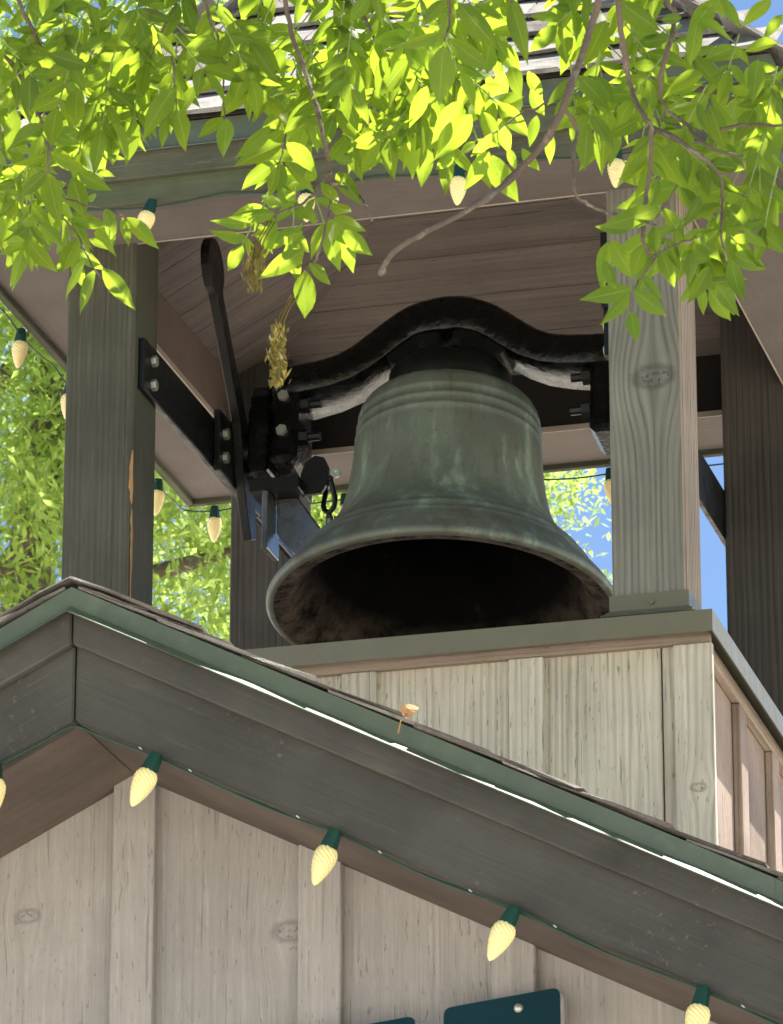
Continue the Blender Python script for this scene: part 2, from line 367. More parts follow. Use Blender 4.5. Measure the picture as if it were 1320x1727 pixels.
# rake boards: lower fascia, proud upper trim, metal drip edge, sloping soffit
for s in (-1, 1):
    xe = RX + s*1.95; xs = RX + s*.0012
    d = V((s, 0, -PIT)); fr = frame(d, (0,1,0), (RX+s*.3, YG, -.9))
    def q(z0, z1, y0, x0=xs): return [(x0, y0, gz(x0, z0)), (xe, y0, gz(xe, z0)), (xe, y0, gz(xe, z1)), (x0, y0, gz(x0, z1))]
    prism('fascia_board', q(-.645, -.760, YG), (0, .032, 0), M['fascia'], house, fr, .003)
    prism('fascia_trim', q(-.575, -.650, YG-.019), (0, .018, 0), M['fascia'], house, fr, .003)
    # drip edge: face plus kicked-out lip, two overlapping lengths on the right
    runs = [(0, 1.02), (1.01, 1.83)] if s > 0 else [(0, 1.83)]
    for i, (t0, t1) in enumerate(runs):
        y = YG-.0235-.0012*(1-i); vs = []; fs = []
        prof = [(.030, -.566), (0, -.566), (0, -.596), (-.006, -.5985), (-.0195, -.6078), (-.0201, -.6098), (-.007, -.6015), (.0015, -.598), (.0015, -.5675), (.03, -.5675)]
        for t in (t0, t1):
            x = RX + s*t
            for yy, zz in prof: vs.append((x, y+yy, gz(x, zz)))
        n = len(prof); fs = [tuple(range(n)), tuple(range(2*n-1, n-1, -1))]+[(k, (k+1) % n, n+(k+1) % n, n+k) for k in range(n)]
        mkw('drip_edge', vs, fs, M['drip'], house, fr)
    prism('soffit_panel', [(x, y, gz(x, z)) for x, y, z in ((xs, YG+.033, -.7585), (xe, YG+.033, -.7585), (xe, YW+.028, -.7585), (xs, YW+.028, -.7585))], (0, 0, .012), M['gsoffit'], house, fr)
# roof deck and shingles
YE = 2.3
rf = root_roof = None
vs = []; 
for y in (YG-.018, YE):
    for x, z in ((XL-.08, -.5645), (RX, -.5645), (XR+.08, -.5645), (XR+.08, -.575), (RX, -.575), (XL-.08, -.575)): vs.append((x, y, gz(x, z)))
rf = mkw('roof', vs, [(0,1,2,3,4,5), (11,10,9,8,7,6), (0,1,7,6), (1,2,8,7), (2,3,9,8), (3,4,10,9), (4,5,11,10), (5,0,6,11)], M['shingled'], house, frame((0,1,0), (0,0,1), (RX, 0, -.56)))
rs = random.Random(3)
def rough_slab(name, o, ex, ey, nrm, w, l, t, mat, parent, jag=.004, tilt=.010):
    """thin shingle with ragged lower and side edges; o is the lower left corner, ex along eave, ey up the slope"""
    nx, ny = 5, 4; vs = []; fs = []
    for k in (0, 1):
        for j in range(ny):
            for i in range(nx):
                u, v = i/(nx-1), j/(ny-1)
                ed = (jag if i in (0, nx-1) else 0)
                p = o + ex*(u*w + rs.uniform(-ed, ed)) + ey*(v*l + (rs.uniform(-jag, jag*.6) if j == 0 else 0)) + nrm*((1-v)*tilt + k*t*(1-.4*v) + rs.uniform(-.0008, .0008))
                vs.append(p)
    A = lambda k, j, i: k*nx*ny + j*nx + i
    for j in range(ny-1):
        for i in range(nx-1):
            fs.append((A(1,j,i), A(1,j,i+1), A(1,j+1,i+1), A(1,j+1,i))); fs.append((A(0,j+1,i), A(0,j+1,i+1), A(0,j,i+1), A(0,j,i)))
    for i in range(nx-1): fs.append((A(0,0,i), A(0,0,i+1), A(1,0,i+1), A(1,0,i))); fs.append((A(0,ny-1,i+1), A(0,ny-1,i), A(1,ny-1,i), A(1,ny-1,i+1)))
    for j in range(ny-1): fs.append((A(0,j+1,0), A(0,j,0), A(1,j,0), A(1,j+1,0))); fs.append((A(0,j,nx-1), A(0,j+1,nx-1), A(1,j+1,nx-1), A(1,j,nx-1)))
    return mkw(name, vs, fs, mat, parent, frame(ex, ey, o), False)
for s in (-1, 1):
    ey = V((-s, 0, PIT)).normalized(); nrm = V((s*PIT, 0, 1)).normalized()
    for c in range(14):
        dist = 1.98 - c*.143
        for j in range(4):
            y0 = YG - .0225 + j*.30 + rs.uniform(-.005, .004)
            o = V((RX+s*dist*.893, y0, gz(RX+s*dist*.893, -.5640)))
            l = min(.26, dist-.01)
            if l < .05: continue
            rough_slab('shingle', o, V((0,1,0)), ey, nrm, .297, l, .0058, M['shingled' if rs.random() < .5 else 'shingle'], rf, .008, .0065)
# ridge caps bent over the ridge
for j in range(12):
    y0 = YG-.029 + j*.13; wv = .20 if j == 0 else .15
    vs = []; fs = []
    for jj, y in enumerate((y0, y0+.2)):
        lift = .0105 - jj*.006
        for k, a in enumerate((-1, -.66, -.33, 0, .33, .66, 1)):
            x = RX + a*wv*(.75 if a < 0 else 1)
            zz = gz(x, -.560) + lift - (.006*(1-abs(a)*3) if abs(a) < .3 else 0) + rs.uniform(-.0015, .0015)
            vs.append((x+rs.uniform(-.003, .003), y+rs.uniform(-.004, .004), zz)); vs.append((x, y, zz+.0045))
    for jj in range(1):
        for k in range(6):
            a = k*2; b = 14+k*2
            fs += [(a+1, a+3, b+3, b+1), (a, b, b+2, a+2), (a, a+2, a+3, a+1), (b, b+1, b+3, b+2)]
    fs += [(0,1,15,14), (12,26,27,13)]
    mkw('ridge_cap', vs, fs, M['shingled'], rf, frame((0,1,0), (0,0,1), (RX, y0, -.55)))

# ------------------------------------------------------------------ bell tower
H, I = .61, .47
tower = root('bell_tower', (0, 0, -1.2), 'open timber bell tower with four posts, hip roof and board siding base', 'tower')
base = box('base_core', (-.598, -.598, -1.7), (.598, .598, -.03), M['dark'], tower)
# front and back siding (planks along z) and battens
seams = [-.62, -.33, -.01, .31, .562, .62]
for y0, y1, yb0, yb1 in ((-.620, -.600, -.6375, -.6205), (.600, .620, .6205, .6375)):
    for a, b in zip(seams[:-1], seams[1:]):
        box('siding_board', (a+.0016, y0, -1.7), (b-.0016, y1, -.0285), M['siding'], base)
    for x in (-.33, -.01, .31):
        box('batten', (x-.0325, yb0, -1.7), (x+.0325, yb1, -.0525), M['siding'], base, bevel=.002)
    for x in (-.6245, .6245):
        fr = frame((0,0,1), (1,0,0), (x, -.63, 0))
        o = box('corner_board', (x-.036, yb0-.001, -1.7), (x+.036, yb1, -.0525), M['siding'], base, bevel=.002)
        if x > 0 and y0 < 0:
            o.data.materials[0] = M['sidingknot']; o.data.transform(Matrix.Translation(V((-.87625, 0, 0)))); o.matrix_basis = o.matrix_basis @ Matrix.Translation(V((.87625, 0, 0)))
    box('trim_board', (-.657, min(yb0, y0)-.001 if y0 < 0 else yb0, -.0515), (.657, yb1 if y0 < 0 else yb1+.001, -.022), M['trim'], base, 'x', .002)
for sx in (-1, 1):
    x0, x1 = sorted((sx*.600, sx*.620)); xb0, xb1 = sorted((sx*.6205, sx*.6375))
    for a, b in ((-.599, -.235), (-.235, .085), (.085, .405), (.405, .599)):
        box('siding_board', (x0, a+.0016, -1.7), (x1, b-.0016, -.0285), M['sidewall'], base)
    for y in (-.235, .085, .405):
        box('batten', (xb0, y-.0325, -1.7), (xb1, y+.0325, -.0525), M['sidewall'], base, bevel=.002)
    for y in (-.57, .57):
        box('corner_board', (xb0, y-.049, -1.7), (xb1+.001*sx, y+.049, -.0525), M['sidewall'], base, bevel=.002)
    box('trim_board', (xb0, -.6365, -.0515), (xb1+.001, .6365, -.022), M['trim'], base, 'y', .002)
# cap flashing: four mitred lengths, face, sloping top
for k in range(4):
    rot = Matrix.Rotation(k*math.pi/2, 4, 'Z'); c, i2 = .669, .40
    P = [(c, -.041), (c, 0), (i2, .016), (i2, .012), (c-.003, -.004), (c-.003, -.041)]
    vs = []
    for sg in (-1, 1):
        for rr, z in P: vs.append(rot @ V((sg*rr, -rr, z)))
    n = len(P); fs = [(q, (q+1) % n, n+(q+1) % n, n+q) for q in range(n)] + [tuple(range(n)), tuple(range(2*n-1, n-1, -1))]
    mkw('cap_flashing', vs, fs, M['cap'], tower, frame(rot @ V((1,0,0)), (0,0,1), (0,0,0)))
box('deck', (-.41, -.41, -.029), (.41, .41, .0), M['dark'], tower, 'x')
# posts
for sx in (-1, 1):
    for sy in (-1, 1):
        a = (min(sx*I, sx*H), min(sy*I, sy*H), .0155); b = (max(sx*I, sx*H), max(sy*I, sy*H), 1.055)
        front = sy < 0
        mat = M['postknot'] if (front and sx > 0) else M['post'] if front else M['postback']
        cx, cy = (a[0]+b[0])/2, (a[1]+b[1])/2
        vs = [(a[0],a[1],a[2]),(b[0],a[1],a[2]),(b[0],b[1],a[2]),(a[0],b[1],a[2]),(a[0],a[1],b[2]),(b[0],a[1],b[2]),(b[0],b[1],b[2]),(a[0],b[1],b[2])]
        ft = frame((0,0,1), (1,0,0), (cx, cy, 0))
        po = mkw('post', vs, BF, mat, tower, ft, False, .004)
        if front and sx > 0:
            po.data.materials.append(M['peel'])
            for p in po.data.polygons:
                if (po.data.vertices[p.vertices[0]].co.y + po.data.vertices[p.vertices[1]].co.y + po.data.vertices[p.vertices[2]].co.y)/3 > .064: p.material_index = 1
        # sheet metal collar at the foot
        g0 = .016
        for k in range(4):
            rot = Matrix.Translation(V((cx, cy, 0))) @ Matrix.Rotation(k*math.pi/2, 4, 'Z')
            pr = [(.0735, .060), (.0735, .028), (.088, .0155), (.0895, .017), (.075, .0295), (.075, .060)]
            vs = []
            for sg in (-1, 1):
                for rr, z in pr: vs.append(rot @ V((sg*rr, -rr, z)))
            n = len(pr); fs = [(q, (q+1) % n, n+(q+1) % n, n+q) for q in range(n)] + [tuple(range(n)), tuple(range(2*n-1, n-1, -1))]
            mkw('post_collar', vs, fs, M['cap'], po, frame((1,0,0), (0,0,1), (cx, cy, 0)))
        if front: bolt((cx+.005, sy*H-.0055, .042), (0,-1,0), po, .006, .004, 'cap')
# split slivers on the left front post's inner corner
def sliver(zs):
    vs = []; 
    for z, wl_, wr in zs:
        vs += [(-I+.0012-wl_, -H-.0012, z), (-I+.0012, -H-.0012, z), (-I+.0012, -H-.0012+wr, z)]
    fs = []
    for i in range(len(zs)-1):
        a = i*3; fs += [(a, a+1, a+4, a+3), (a+1, a+2, a+5, a+4)]
    mkw('bare_wood_sliver', vs, fs, M['bare'], tower, frame((0,0,1), (1,0,0), (-I, -H, .3)), fix=False)
sliver([(.445, .002, .001), (.43, .004, .003), (.41, .007, .002), (.395, .006, .004), (.37, .008, .007), (.36, .004, .006), (.35, .005, .003), (.335, .001, .001)])
sliver([(.325, .001, .002), (.30, .003, .006), (.285, .001, .009), (.27, .002, .012), (.255, .001, .007), (.24, .002, .009), (.215, .001, .010), (.19, .001, .005), (.13, .0005, .004)])
# header boards, soffit ring, fascia, drip edge, ceiling, roof: one side after another
ZS, EO = .880, .812
SL = .54
for k in range(4):
    rot = Matrix.Rotation(k*math.pi/2, 4, 'Z')
    X = lambda x, y, z: rot @ V((x, y, z))
    fx = frame(rot @ V((1,0,0)), (0,0,1), X(0, -.7, .9))
    prism('header_board', [X(-.648, -.612, .893), X(.648, -.612, .893), X(.648, -.612, 1.04), X(-.648, -.612, 1.04)], rot @ V((0,-.035,0)), M['headershade' if k == 2 else 'header'], tower, fx) if k % 2 == 0 else \
    prism('header_board', [X(-.611, -.612, .893), X(.611, -.612, .893), X(.611, -.612, 1.04), X(-.611, -.612, 1.04)], rot @ V((0,-.035,0)), M['header'], tower, fx)
    i0, o0 = .606, .800
    prism('soffit_board', [X(-i0, -i0, ZS), X(i0, -i0, ZS), X(o0, -o0, ZS), X(-o0, -o0, ZS)], (0, 0, .0115), M['soffit'], tower, fx)
    e0, e1 = i0-.0035, i0-.0005
    prism('soffit_edging', [X(-e0, -e0, ZS-.0012), X(e0, -e0, ZS-.0012), X(e1, -e1, ZS-.0012), X(-e1, -e1, ZS-.0012)], (0, 0, .0125), M['edge'], tower, fx)  # thin pale strip for the light caught along the inner edge
    def band(name, r0, r1, z0, z1, mat, bev=.002):
        vs = []
        for rr in (r0, r1):
            for sg in (-1, 1):
                for z in (z0, z1): vs.append(X(sg*rr, -rr, z))
        mkw(name, vs, [(0,1,3,2), (4,6,7,5), (0,2,6,4), (1,5,7,3), (0,4,5,1), (2,3,7,6)], mat, tower, fx, False, bev)
    band('fascia_board', .8005, .818, .868, .975, M['fasciat'])
    band('fascia_trim', .8185, .834, .914, .990, M['fasciat'])
    P = [(.838, 1.018), (.838, .970), (.848, .964), (.847, .9625), (.8365, .9685), (.8365, 1.0165), (.80, 1.0165), (.80, 1.018)]
    vs = []
    for sg in (-1, 1):
        for rr, z in P: vs.append(X(sg*rr, -rr, z))
    n = len(P); fs = [(q, (q+1) % n, n+(q+1) % n, n+q) for q in range(n)] + [tuple(range(n)), tuple(range(2*n-1, n-1, -1))]
    mkw('drip_edge', vs, fs, M['drip'], tower, fx)
    # ceiling: two plywood sheets a side, hip to hip
    def cz(r): return 1.022 + (.612-r)*SL
    cuts = [(.611, .30), (.299, .003)]
    dn = V((0, 0, .010))
    fc = frame(rot @ V((1,0,0)), rot @ V((0,1,SL)), X(0, -.3, 1.1)) if k % 2 == 0 else frame(rot @ V((0,1,SL)), rot @ V((1,0,0)), X(0, -.3, 1.1))
    if k % 2 == 0:
        for q in range(6):
            r0, r1 = .611-q*.1015, max(.003, .611-(q+1)*.1015+.0022)
            prism('ceiling_board', [X(-r0, -r0, cz(r0)), X(r0, -r0, cz(r0)), X(r1, -r1, cz(r1)), X(-r1, -r1, cz(r1))], dn, M['ceil'], tower, fc)
    else:
        for q in range(-6, 6):
            x0, x1 = q*.1018+.0011, (q+1)*.1018-.0011
            a, b = max(abs(x0), .003), max(abs(x1), .003)
            prism('ceiling_board', [X(x0, -.611, cz(.611)), X(x1, -.611, cz(.611)), X(x1, -b, cz(b)), X(x0, -a, cz(a))], dn, M['ceil'], tower, fc)
# roof deck (pyramid) with shingle courses on every side
SLR = .92
AP = 1.019 + .842*SLR
E = .842
roof = mkw('roof', [(-E,-E,1.0185), (E,-E,1.0185), (E,E,1.0185), (-E,E,1.0185), (0,0,AP)], [(0,1,4), (1,2,4), (2,3,4), (3,0,4)], M['shingled'], tower, frame((1,0,0), (0,1,0), (0,0,1.2)))
cs = math.cos(math.atan(SLR)); slope_len = E/cs
for k in range(4):
    rot = Matrix.Rotation(k*math.pi/2, 3, 'Z')
    ex = rot @ V((1,0,0)); ey = rot @ V((0, 1, SLR)).normalized(); nr = rot @ V((0, -SLR, 1)).normalized()
    ncr = 9; exp = slope_len/ncr
    for c in range(ncr):
        d0 = c*exp - .018; half = E - max(0, d0)*cs
        x = -half + rs.uniform(-.12, 0)
        while x < half:
            wd = rs.uniform(.11, .21); a, b = max(x, -half-.004), min(x+wd-.005, half+.004)
            if b-a > .03:
                o = rot @ V((a, -E, 1.0190)) + ey*d0 + nr*.002
                # stop at the hips: taper the top edge
                rough_slab('shingle', o, ex, ey, nr, b-a, min(exp*1.25, slope_len-d0-.005), .009, M['shingle' if rs.random() < .75 else 'shingled'], roof, .004, .014)
            x += wd
# steel rails on the inner post faces, with bolts
def rail(x0, x1, z0, z1):
    return box('steel_rail', (x0, -.588, z0), (x1, .60, z1), M['steel'], tower, 'y', .0025)
rl = rail(-.4695, -.4565, .581, .688); rr_ = rail(.4565, .4695, .553, .662)
for y in (-.54, .54):
    for z in (.605, .655):
        bolt((-.4565, y, z), (1,0,0), rl, .012, .010); bolt((.4565, y, z-.025), (-1,0,0), rr_, .012, .010)
for sx, dz, r_ in ((-1, 0, rl), (1, -.02, rr_)):
    x0, x1 = sorted((sx*.456, sx*.442))
    br = box('bearing_plate', (x0, -.145, .572+dz), (x1, .145, .705+dz), M['steel'], tower, 'y', .0025)
    for y in (-.115, .115):
        for z in (.608, .659): bolt((sx*.442, y, z+dz), (-sx, 0, 0), br, .012, .010)
    v, f = tube_data([(sx*.4415, 0, .655), (sx*.372, 0, .655)], .045, 24); mkw('bearing_housing', v, f, M['iron'], tower, None, False, .003)
for sx in (-1, 1):
    xa, xb = sorted((sx*.412, sx*.3685))
    prism('pillow_block', [(xa, y, z) for y, z in ((-.052, .598), (.085, .598), (.085, .70), (.062, .765), (.03, .795), (-.02, .795), (-.042, .765), (-.052, .70))], (xb-xa, 0, 0), M['iron'], tower, None, .004)
# dark strap at the top of the right front post
box('steel_strap', (.4555, -.600, .645), (.4695, -.582, .80), M['steel'], tower, 'z', .001)

# ------------------------------------------------------------------ the bell, its yoke and lever (they swing together)
PHI = R(7.5); PIV = V((0, 0, .672))
bellrot = Matrix.Rotation(-PHI, 3, 'X')
bell = root('bell', PIV, 'large green patinated bronze bell hung from a black humped iron yoke', 'bell', rot=bellrot)
BM = WM[bell]
RIM = -.420      # rim below the pivot
out = [(.338, .001), (.347, .000), (.353, .006), (.353, .014), (.349, .020), (.338, .036), (.320, .058), (.306, .076), (.300, .083), (.299, .088), (.295, .090), (.288, .098), (.283, .106), (.281, .112), (.276, .114), (.262, .130), (.246, .149), (.233, .166), (.223, .183), (.214, .204), (.207, .23), (.201, .262), (.196, .30), (.1925, .34), (.1900, .375), (.1890, .388), (.1905, .391), (.1905, .396), (.1880, .399), (.1868, .412), (.1885, .415), (.1885, .420), (.1855, .423), (.1842, .436), (.1858, .439), (.1855, .444), (.1840, .447), (.1815, .458), (.1750, .470), (.1650, .481), (.149, .490), (.128, .497), (.10, .501), (.07, .502), (.001, .502)]
inn = [(.338, .001), (.326, .0025), (.308, .008), (.292, .028), (.268, .065), (.243, .105), (.222, .145), (.203, .19), (.188, .25), (.178, .34), (.168, .43), (.13, .465), (.001, .47)]
MB_ = BM @ Matrix.Translation(V((0, 0, RIM)))
def in_bell(name, prof, mat, sub=2):
    v, f = lathe_data(prof, 96)
    o = mkw(name, [MB_ @ p for p in v], f, mat, bell, MB_, True); return o
bb_ = in_bell('bell_body', [(r, h if h < .25 else h-.017*min(1, (h-.25)/.14)) for r, h in out], M['bell'])
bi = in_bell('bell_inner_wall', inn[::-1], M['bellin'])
# crown: neck, clamp ring and two lugs up to the yoke
v, f = lathe_data([(.001, .465), (.112, .465), (.120, .485), (.127, .500), (.126, .530), (.112, .545), (.001, .550)], 48)
mkw('crown_ring', [MB_ @ p for p in v], f, M['crown'], bell, MB_, True)
for sx in (-1, 1):
    mkw('crown_lug', [MB_ @ V((sx*.045+dx*(.038 if z < .56 else .030), dy*.05, z)) for z in (.55, .64) for dx, dy in ((-1,-1), (1,-1), (1,1), (-1,1))], BF, M['crown'], bell, MB_, False, .006)
for ang in (20, 70, 110, 160, 200, 250, 290, 340):
    p = V((.098*math.cos(R(ang)), .098*math.sin(R(ang)), .552)); v, f = tube_data([p, p+V((0,0,.018))], .010, 6)
    mkw('bolt', [MB_ @ q for q in v], f, M['crown'], bell, MB_)
# side plates of the crown seen under the hump
for sx in (-1, 1):
    mkw('crown_wing', [MB_ @ V((sx*x, y, z)) for y in (-.045, .045) for x, z in ((.075, .545), (.118, .556), (.128, .575), (.085, .645), (.06, .645))], [(0,1,2,3,4), (9,8,7,6,5)]+[(i, (i+1) % 5, 5+(i+1) % 5, 5+i) for i in range(5)], M['crown'], bell, MB_, False, .004)
# yoke: humped cast beam, section swept along x
T = [(-.36,.150), (-.31,.152), (-.26,.160), (-.225,.172), (-.195,.190), (-.165,.212), (-.133,.236), (-.105,.254), (-.082,.265), (-.055,.272), (-.025,.276), (.0,.277), (.03,.275), (.055,.269), (.082,.258), (.105,.246), (.13,.228), (.16,.204), (.191,.182), (.22,.168), (.253,.160), (.30,.153), (.36,.150)]
TH = .070
vs = []; fs = []; sec = 8
for i, (x, zt) in enumerate(T):
    a = T[max(0, i-1)]; b = T[min(len(T)-1, i+1)]; tx, tz = b[0]-a[0], b[1]-a[1]; ln = math.hypot(tx, tz); nx, nz = -tz/ln, tx/ln
    th = TH + .012*max(0, 1-abs(x)/.12) - 0*.01; wd = .052 + .010*math.exp(-(x/.1)**2) + .012*min(1, max(0, (abs(x)-.2)/.12))
    for yy, tt in ((-wd, .12), (-wd*.86, 0), (wd*.86, 0), (wd, .12), (wd, .96), (wd*.95, 1), (-wd*.95, 1), (-wd, .96)):
        vs.append(BM @ V((x-nx*th*tt, yy, zt-nz*th*tt)))
for i in range(len(T)-1):
    for k in range(sec): fs.append((i*sec+k, i*sec+(k+1) % sec, (i+1)*sec+(k+1) % sec, (i+1)*sec+k))
fs += [tuple(range(sec)), tuple((len(T)-1)*sec+k for k in range(sec-1, -1, -1))]
yo = mkw('yoke', vs, fs, M['iron'], bell, BM, True)
def bbox(name, a, b, mat, bev=.006):
    (x0,y0,z0), (x1,y1,z1) = a, b
    return mkw(name, [BM @ V(p) for p in ((x0,y0,z0),(x1,y0,z0),(x1,y1,z0),(x0,y1,z0),(x0,y0,z1),(x1,y0,z1),(x1,y1,z1),(x0,y1,z1))], BF, mat, bell, BM, False, bev)
for sx in (-1, 1):
    xs_ = sorted((sx*.305, sx*.365))
    bbox('yoke_end', (xs_[0], -.062, -.072), (xs_[1], .062, .128), M['iron'], .012)
    for z in (.065, -.010):
        v, f = tube_data([(sx*.304, -.035, z), (sx*.262, -.035, z)], .0095, 8); mkw('bolt', [BM @ V(p) for p in v], f, M['steel'], bell, BM)
        v, f = tube_data([(sx*.304, -.035, z), (sx*.286, -.035, z)], .017, 6); mkw('nut', [BM @ V(p) for p in v], f, M['steel'], bell, BM)
    v, f = tube_data([(sx*.366, 0, 0), (sx*.470, 0, 0)], .024, 16); mkw('axle', [BM @ V(p) for p in v], f, M['steel'], bell, BM, True)
    for z in (.075, -.005) if sx < 0 else ():
        v, f = tube_data([(sx*.335, -.0625, z), (sx*.335, -.071, z)], .012, 6); mkw('bolt', [BM @ V(p) for p in v], f, M['bolt'], bell, BM)
# lever arm: flat bar with a rounded paddle on top and a curved tail
def strip_poly(cl):
    L = []; Rr = []
    for i, (y, z, hw) in enumerate(cl):
        a = cl[max(0, i-1)]; b = cl[min(len(cl)-1, i+1)]; ty, tz = b[0]-a[0], b[1]-a[1]; ln = math.hypot(ty, tz); ny, nz = -tz/ln, ty/ln
        L.append((y+ny*hw, z+nz*hw)); Rr.append((y-ny*hw, z-nz*hw))
    return L + Rr[::-1]
cl = [(-.270, 1.026, .008), (-.266, 1.020, .026), (-.258, 1.008, .040), (-.245, .988, .049), (-.232, .965, .050), (-.222, .945, .043), (-.214, .930, .024), (-.205, .915, .021), (-.15, .845, .021), (-.09, .772, .022), (-.045, .715, .026), (-.02, .672, .036), (-.008, .63, .040), (.005, .58, .036), (.018, .54, .030), (.03, .50, .022), (.036, .482, .018)]
po_ = strip_poly(cl)
lv = prism('lever_arm', [(-.423, y, z) for y, z in po_], (-.019, 0, 0), M['steel'], bell, Matrix.Translation(PIV), .0015)
# striker bracket below the left yoke end: cross plate, hanger plate, gusset, ear with shackle and rope clevis
prism('cross_plate', [(-.402, -.075, .545), (-.296, -.075, .545), (-.296, -.075, .572), (-.402, -.075, .572)], (0, .10, 0), M['steel'], bell, None, .002)
prism('hanger_plate', [(-.372, -.078, .544), (-.360, -.078, .544), (-.360, -.078, .420), (-.372, -.078, .420)], (0, .085, 0), M['greysteel'], bell, None, .0015)
prism('gusset_plate', [(-.358, -.02, .544), (-.315, -.02, .544), (-.255, -.02, .455), (-.300, -.02, .395), (-.358, -.02, .470)], (0, .010, .004), M['greysteel'], bell, None, .0015)
prism('ear_plate', [(-.305, -.03, .545), (-.262, -.03, .545), (-.246, -.03, .570), (-.246, -.03, .600), (-.256, -.03, .622), (-.275, -.03, .628), (-.295, -.03, .615), (-.305, -.03, .590)], (0, .012, 0), M['steel'], bell, None, .001)
sh = []
for k in range(19):
    a = R(-40 + k*14.5) + math.pi; sh.append(V((-.250+.022*math.cos(a)*.8, -.024+.004*math.sin(a*2), .527+.026*math.sin(a))))
tube('shackle', smooth_path([(-.236,-.050,.565), (-.232,-.046,.545), (-.230,-.035,.528), (-.236,-.025,.513), (-.247,-.018,.507), (-.258,-.012,.513), (-.263,-.006,.528), (-.262,0,.545), (-.260,.004,.565)], 3), .0055, M['steel'], bell, 10)
tube('shackle_pin', [(-.232,-.058,.566), (-.262,.012,.566)], .005, M['steel'], bell, 10)
v, f = lathe_data([(.004, -.004), (.010, -.004), (.010, .004), (.004, .004), (.004, -.004)], 16); mkw('pin_eye', [V((-.222, -.058, .574)) + Matrix.Rotation(R(90), 3, 'X') @ p for p in v], f, M['bolt'], bell)
tube('pull_rod', [(-.248,-.018,.503), (-.246,-.018,.490), (-.250,-.004,.45), (-.262,.02,.405)], [.006, .0085, .006, .005], M['greysteel'], bell, 10)
tube('pull_cable', [(-.236,-.008,.50), (-.240,.0,.45), (-.252,.02,.405)], .004, M['greysteel'], bell, 8)

# ------------------------------------------------------------------ light strings
def bulb_meshes():
    # socket: ribbed green cup; bulb: faceted teardrop.  local origin at the socket top, hanging down -z
    n = 16
    prof = [(.001, 0), (.0085, 0), (.0095, -.003), (.0105, -.008), (.0128, -.0275), (.0128, -.030), (.001, -.030)]
    v, f = lathe_data(prof, n)
    v = [V((p.x*(1+(.10 if (i % 4 == 0) else 0)), p.y*(1+(.10 if (i % 4 == 0) else 0)), p.z)) for i, p in enumerate(v)]
    bm = bmesh.new(); bv = [bm.verts.new(p) for p in v]; [bm.faces.new([bv[k] for k in q]) for q in f]; bmesh.ops.remove_doubles(bm, verts=bm.verts, dist=1e-5); bmesh.ops.recalc_face_normals(bm, faces=bm.faces)
    a = bpy.data.meshes.new('socket'); bm.to_mesh(a); bm.free(); a.materials.append(M['socket'])
    KP = [(0,.70), (.08,.90), (.18,1.), (.32,.98), (.5,.86), (.66,.69), (.8,.50), (.9,.34), (.96,.20), (1,.03)]
    prof = []
    for i in range(19):
        t = i/18
        for (t0, r0), (t1, r1) in zip(KP[:-1], KP[1:]):
            if t0 <= t <= t1: r = r0+(r1-r0)*(t-t0)/(t1-t0)
        prof.append((.0172*r, -.0285 - t*.060))
    v, f = lathe_data(prof, 20); vs = []
    for i, p in enumerate(v):
        ring, k = divmod(i, 20); q = .040 if (ring+k) % 2 else -.030
        vs.append(V((p.x*(1+q), p.y*(1+q), p.z)))
    bm = bmesh.new(); bv = [bm.verts.new(p) for p in vs]; [bm.faces.new([bv[k] for k in q]) for q in f]; bmesh.ops.recalc_face_normals(bm, faces=bm.faces)
    b = bpy.data.meshes.new('bulb'); bm.to_mesh(b); bm.free(); b.materials.append(M['bulb'])
    for p in b.polygons: p.use_smooth = False
    return a, b
SOCK, BULB = bulb_meshes()
def light(parent, p, down, scale):
    z = -V(down).normalized(); x = z.orthogonal().normalized(); y = z.cross(x)
    m = Matrix.Translation(V(p)) @ Matrix((x, y, z)).transposed().to_4x4() @ Matrix.Diagonal((scale, scale, scale, 1))
    s = link('socket', SOCK, parent, m); link('bulb', BULB, s, m)
def clip(parent, p):
    v, f = tube_data([V(p)+V((-.0022,0,.0022)), V(p)+V((.0022,0,-.0015))], .0012, 6); mkw('wire_clip', v, f, M['bolt'], parent)
ls1 = root('light_string', (RX, YG-.03, -.77), 'green wire light string with yellow bulbs along the lower gable fascia', 'string lights')
yb = YG - .006
gl = [(.017, -.818, (.02, -.1, -1)), (.262, -.838, (-.42, -.15, -1)), (.527, -.966, (-.36, -.1, -1)), (.786, -1.096, (-.46, -.15, -1)), (1.048, -1.226, (-.22, -.1, -1)), (1.31, -1.36, (-.3, -.1, -1)), (-.23, -.94, (.2, -.1, -1))]
for x, z, d in gl: light(ls1, (x-.011, yb-.006, gz(x-.011, -.7605)), d, .97)
wx = [-.6+.022*i for i in range(92)]
bxs = sorted(x-.011 for x, _, _ in gl)
def sag(x):
    lo = max([q for q in bxs if q <= x], default=-.6); hi = min([q for q in bxs if q > x], default=1.5); t = (x-lo)/(hi-lo)
    return .007*math.sin(math.pi*t)
tube('wire', smooth_path([(x, yb+.003*math.sin(x*31), gz(x, -.7625)-sag(x)) for x in wx], 2), .0016, M['socket'], ls1, 6)
tube('wire', smooth_path([(x, yb+.004, gz(x, -.7635)-.6*sag(x)-.001*math.sin(x*43)) for x in wx], 2), .0014, M['socket'], ls1, 6)
for x in (.225, .30, .46, .58, .71, .83, 1.09): clip(ls1, (x, yb-.004, gz(x, -.7600)-sag(x)))
ls2 = root('light_string', (0, -.825, .865), 'green wire light string with yellow bulbs round the tower roof eave', 'string lights')
e = .826
for x, d in ((-.66, (.1,0,-1)), (-.366, (-.30, -.1, -1)), (-.062, (.05,-.1,-1)), (.238, (-.03, -.1, -1)), (.541, (-.02, -.1, -1)), (.80, (.1,0,-1))): light(ls2, (x, -e, .866), d, .96)
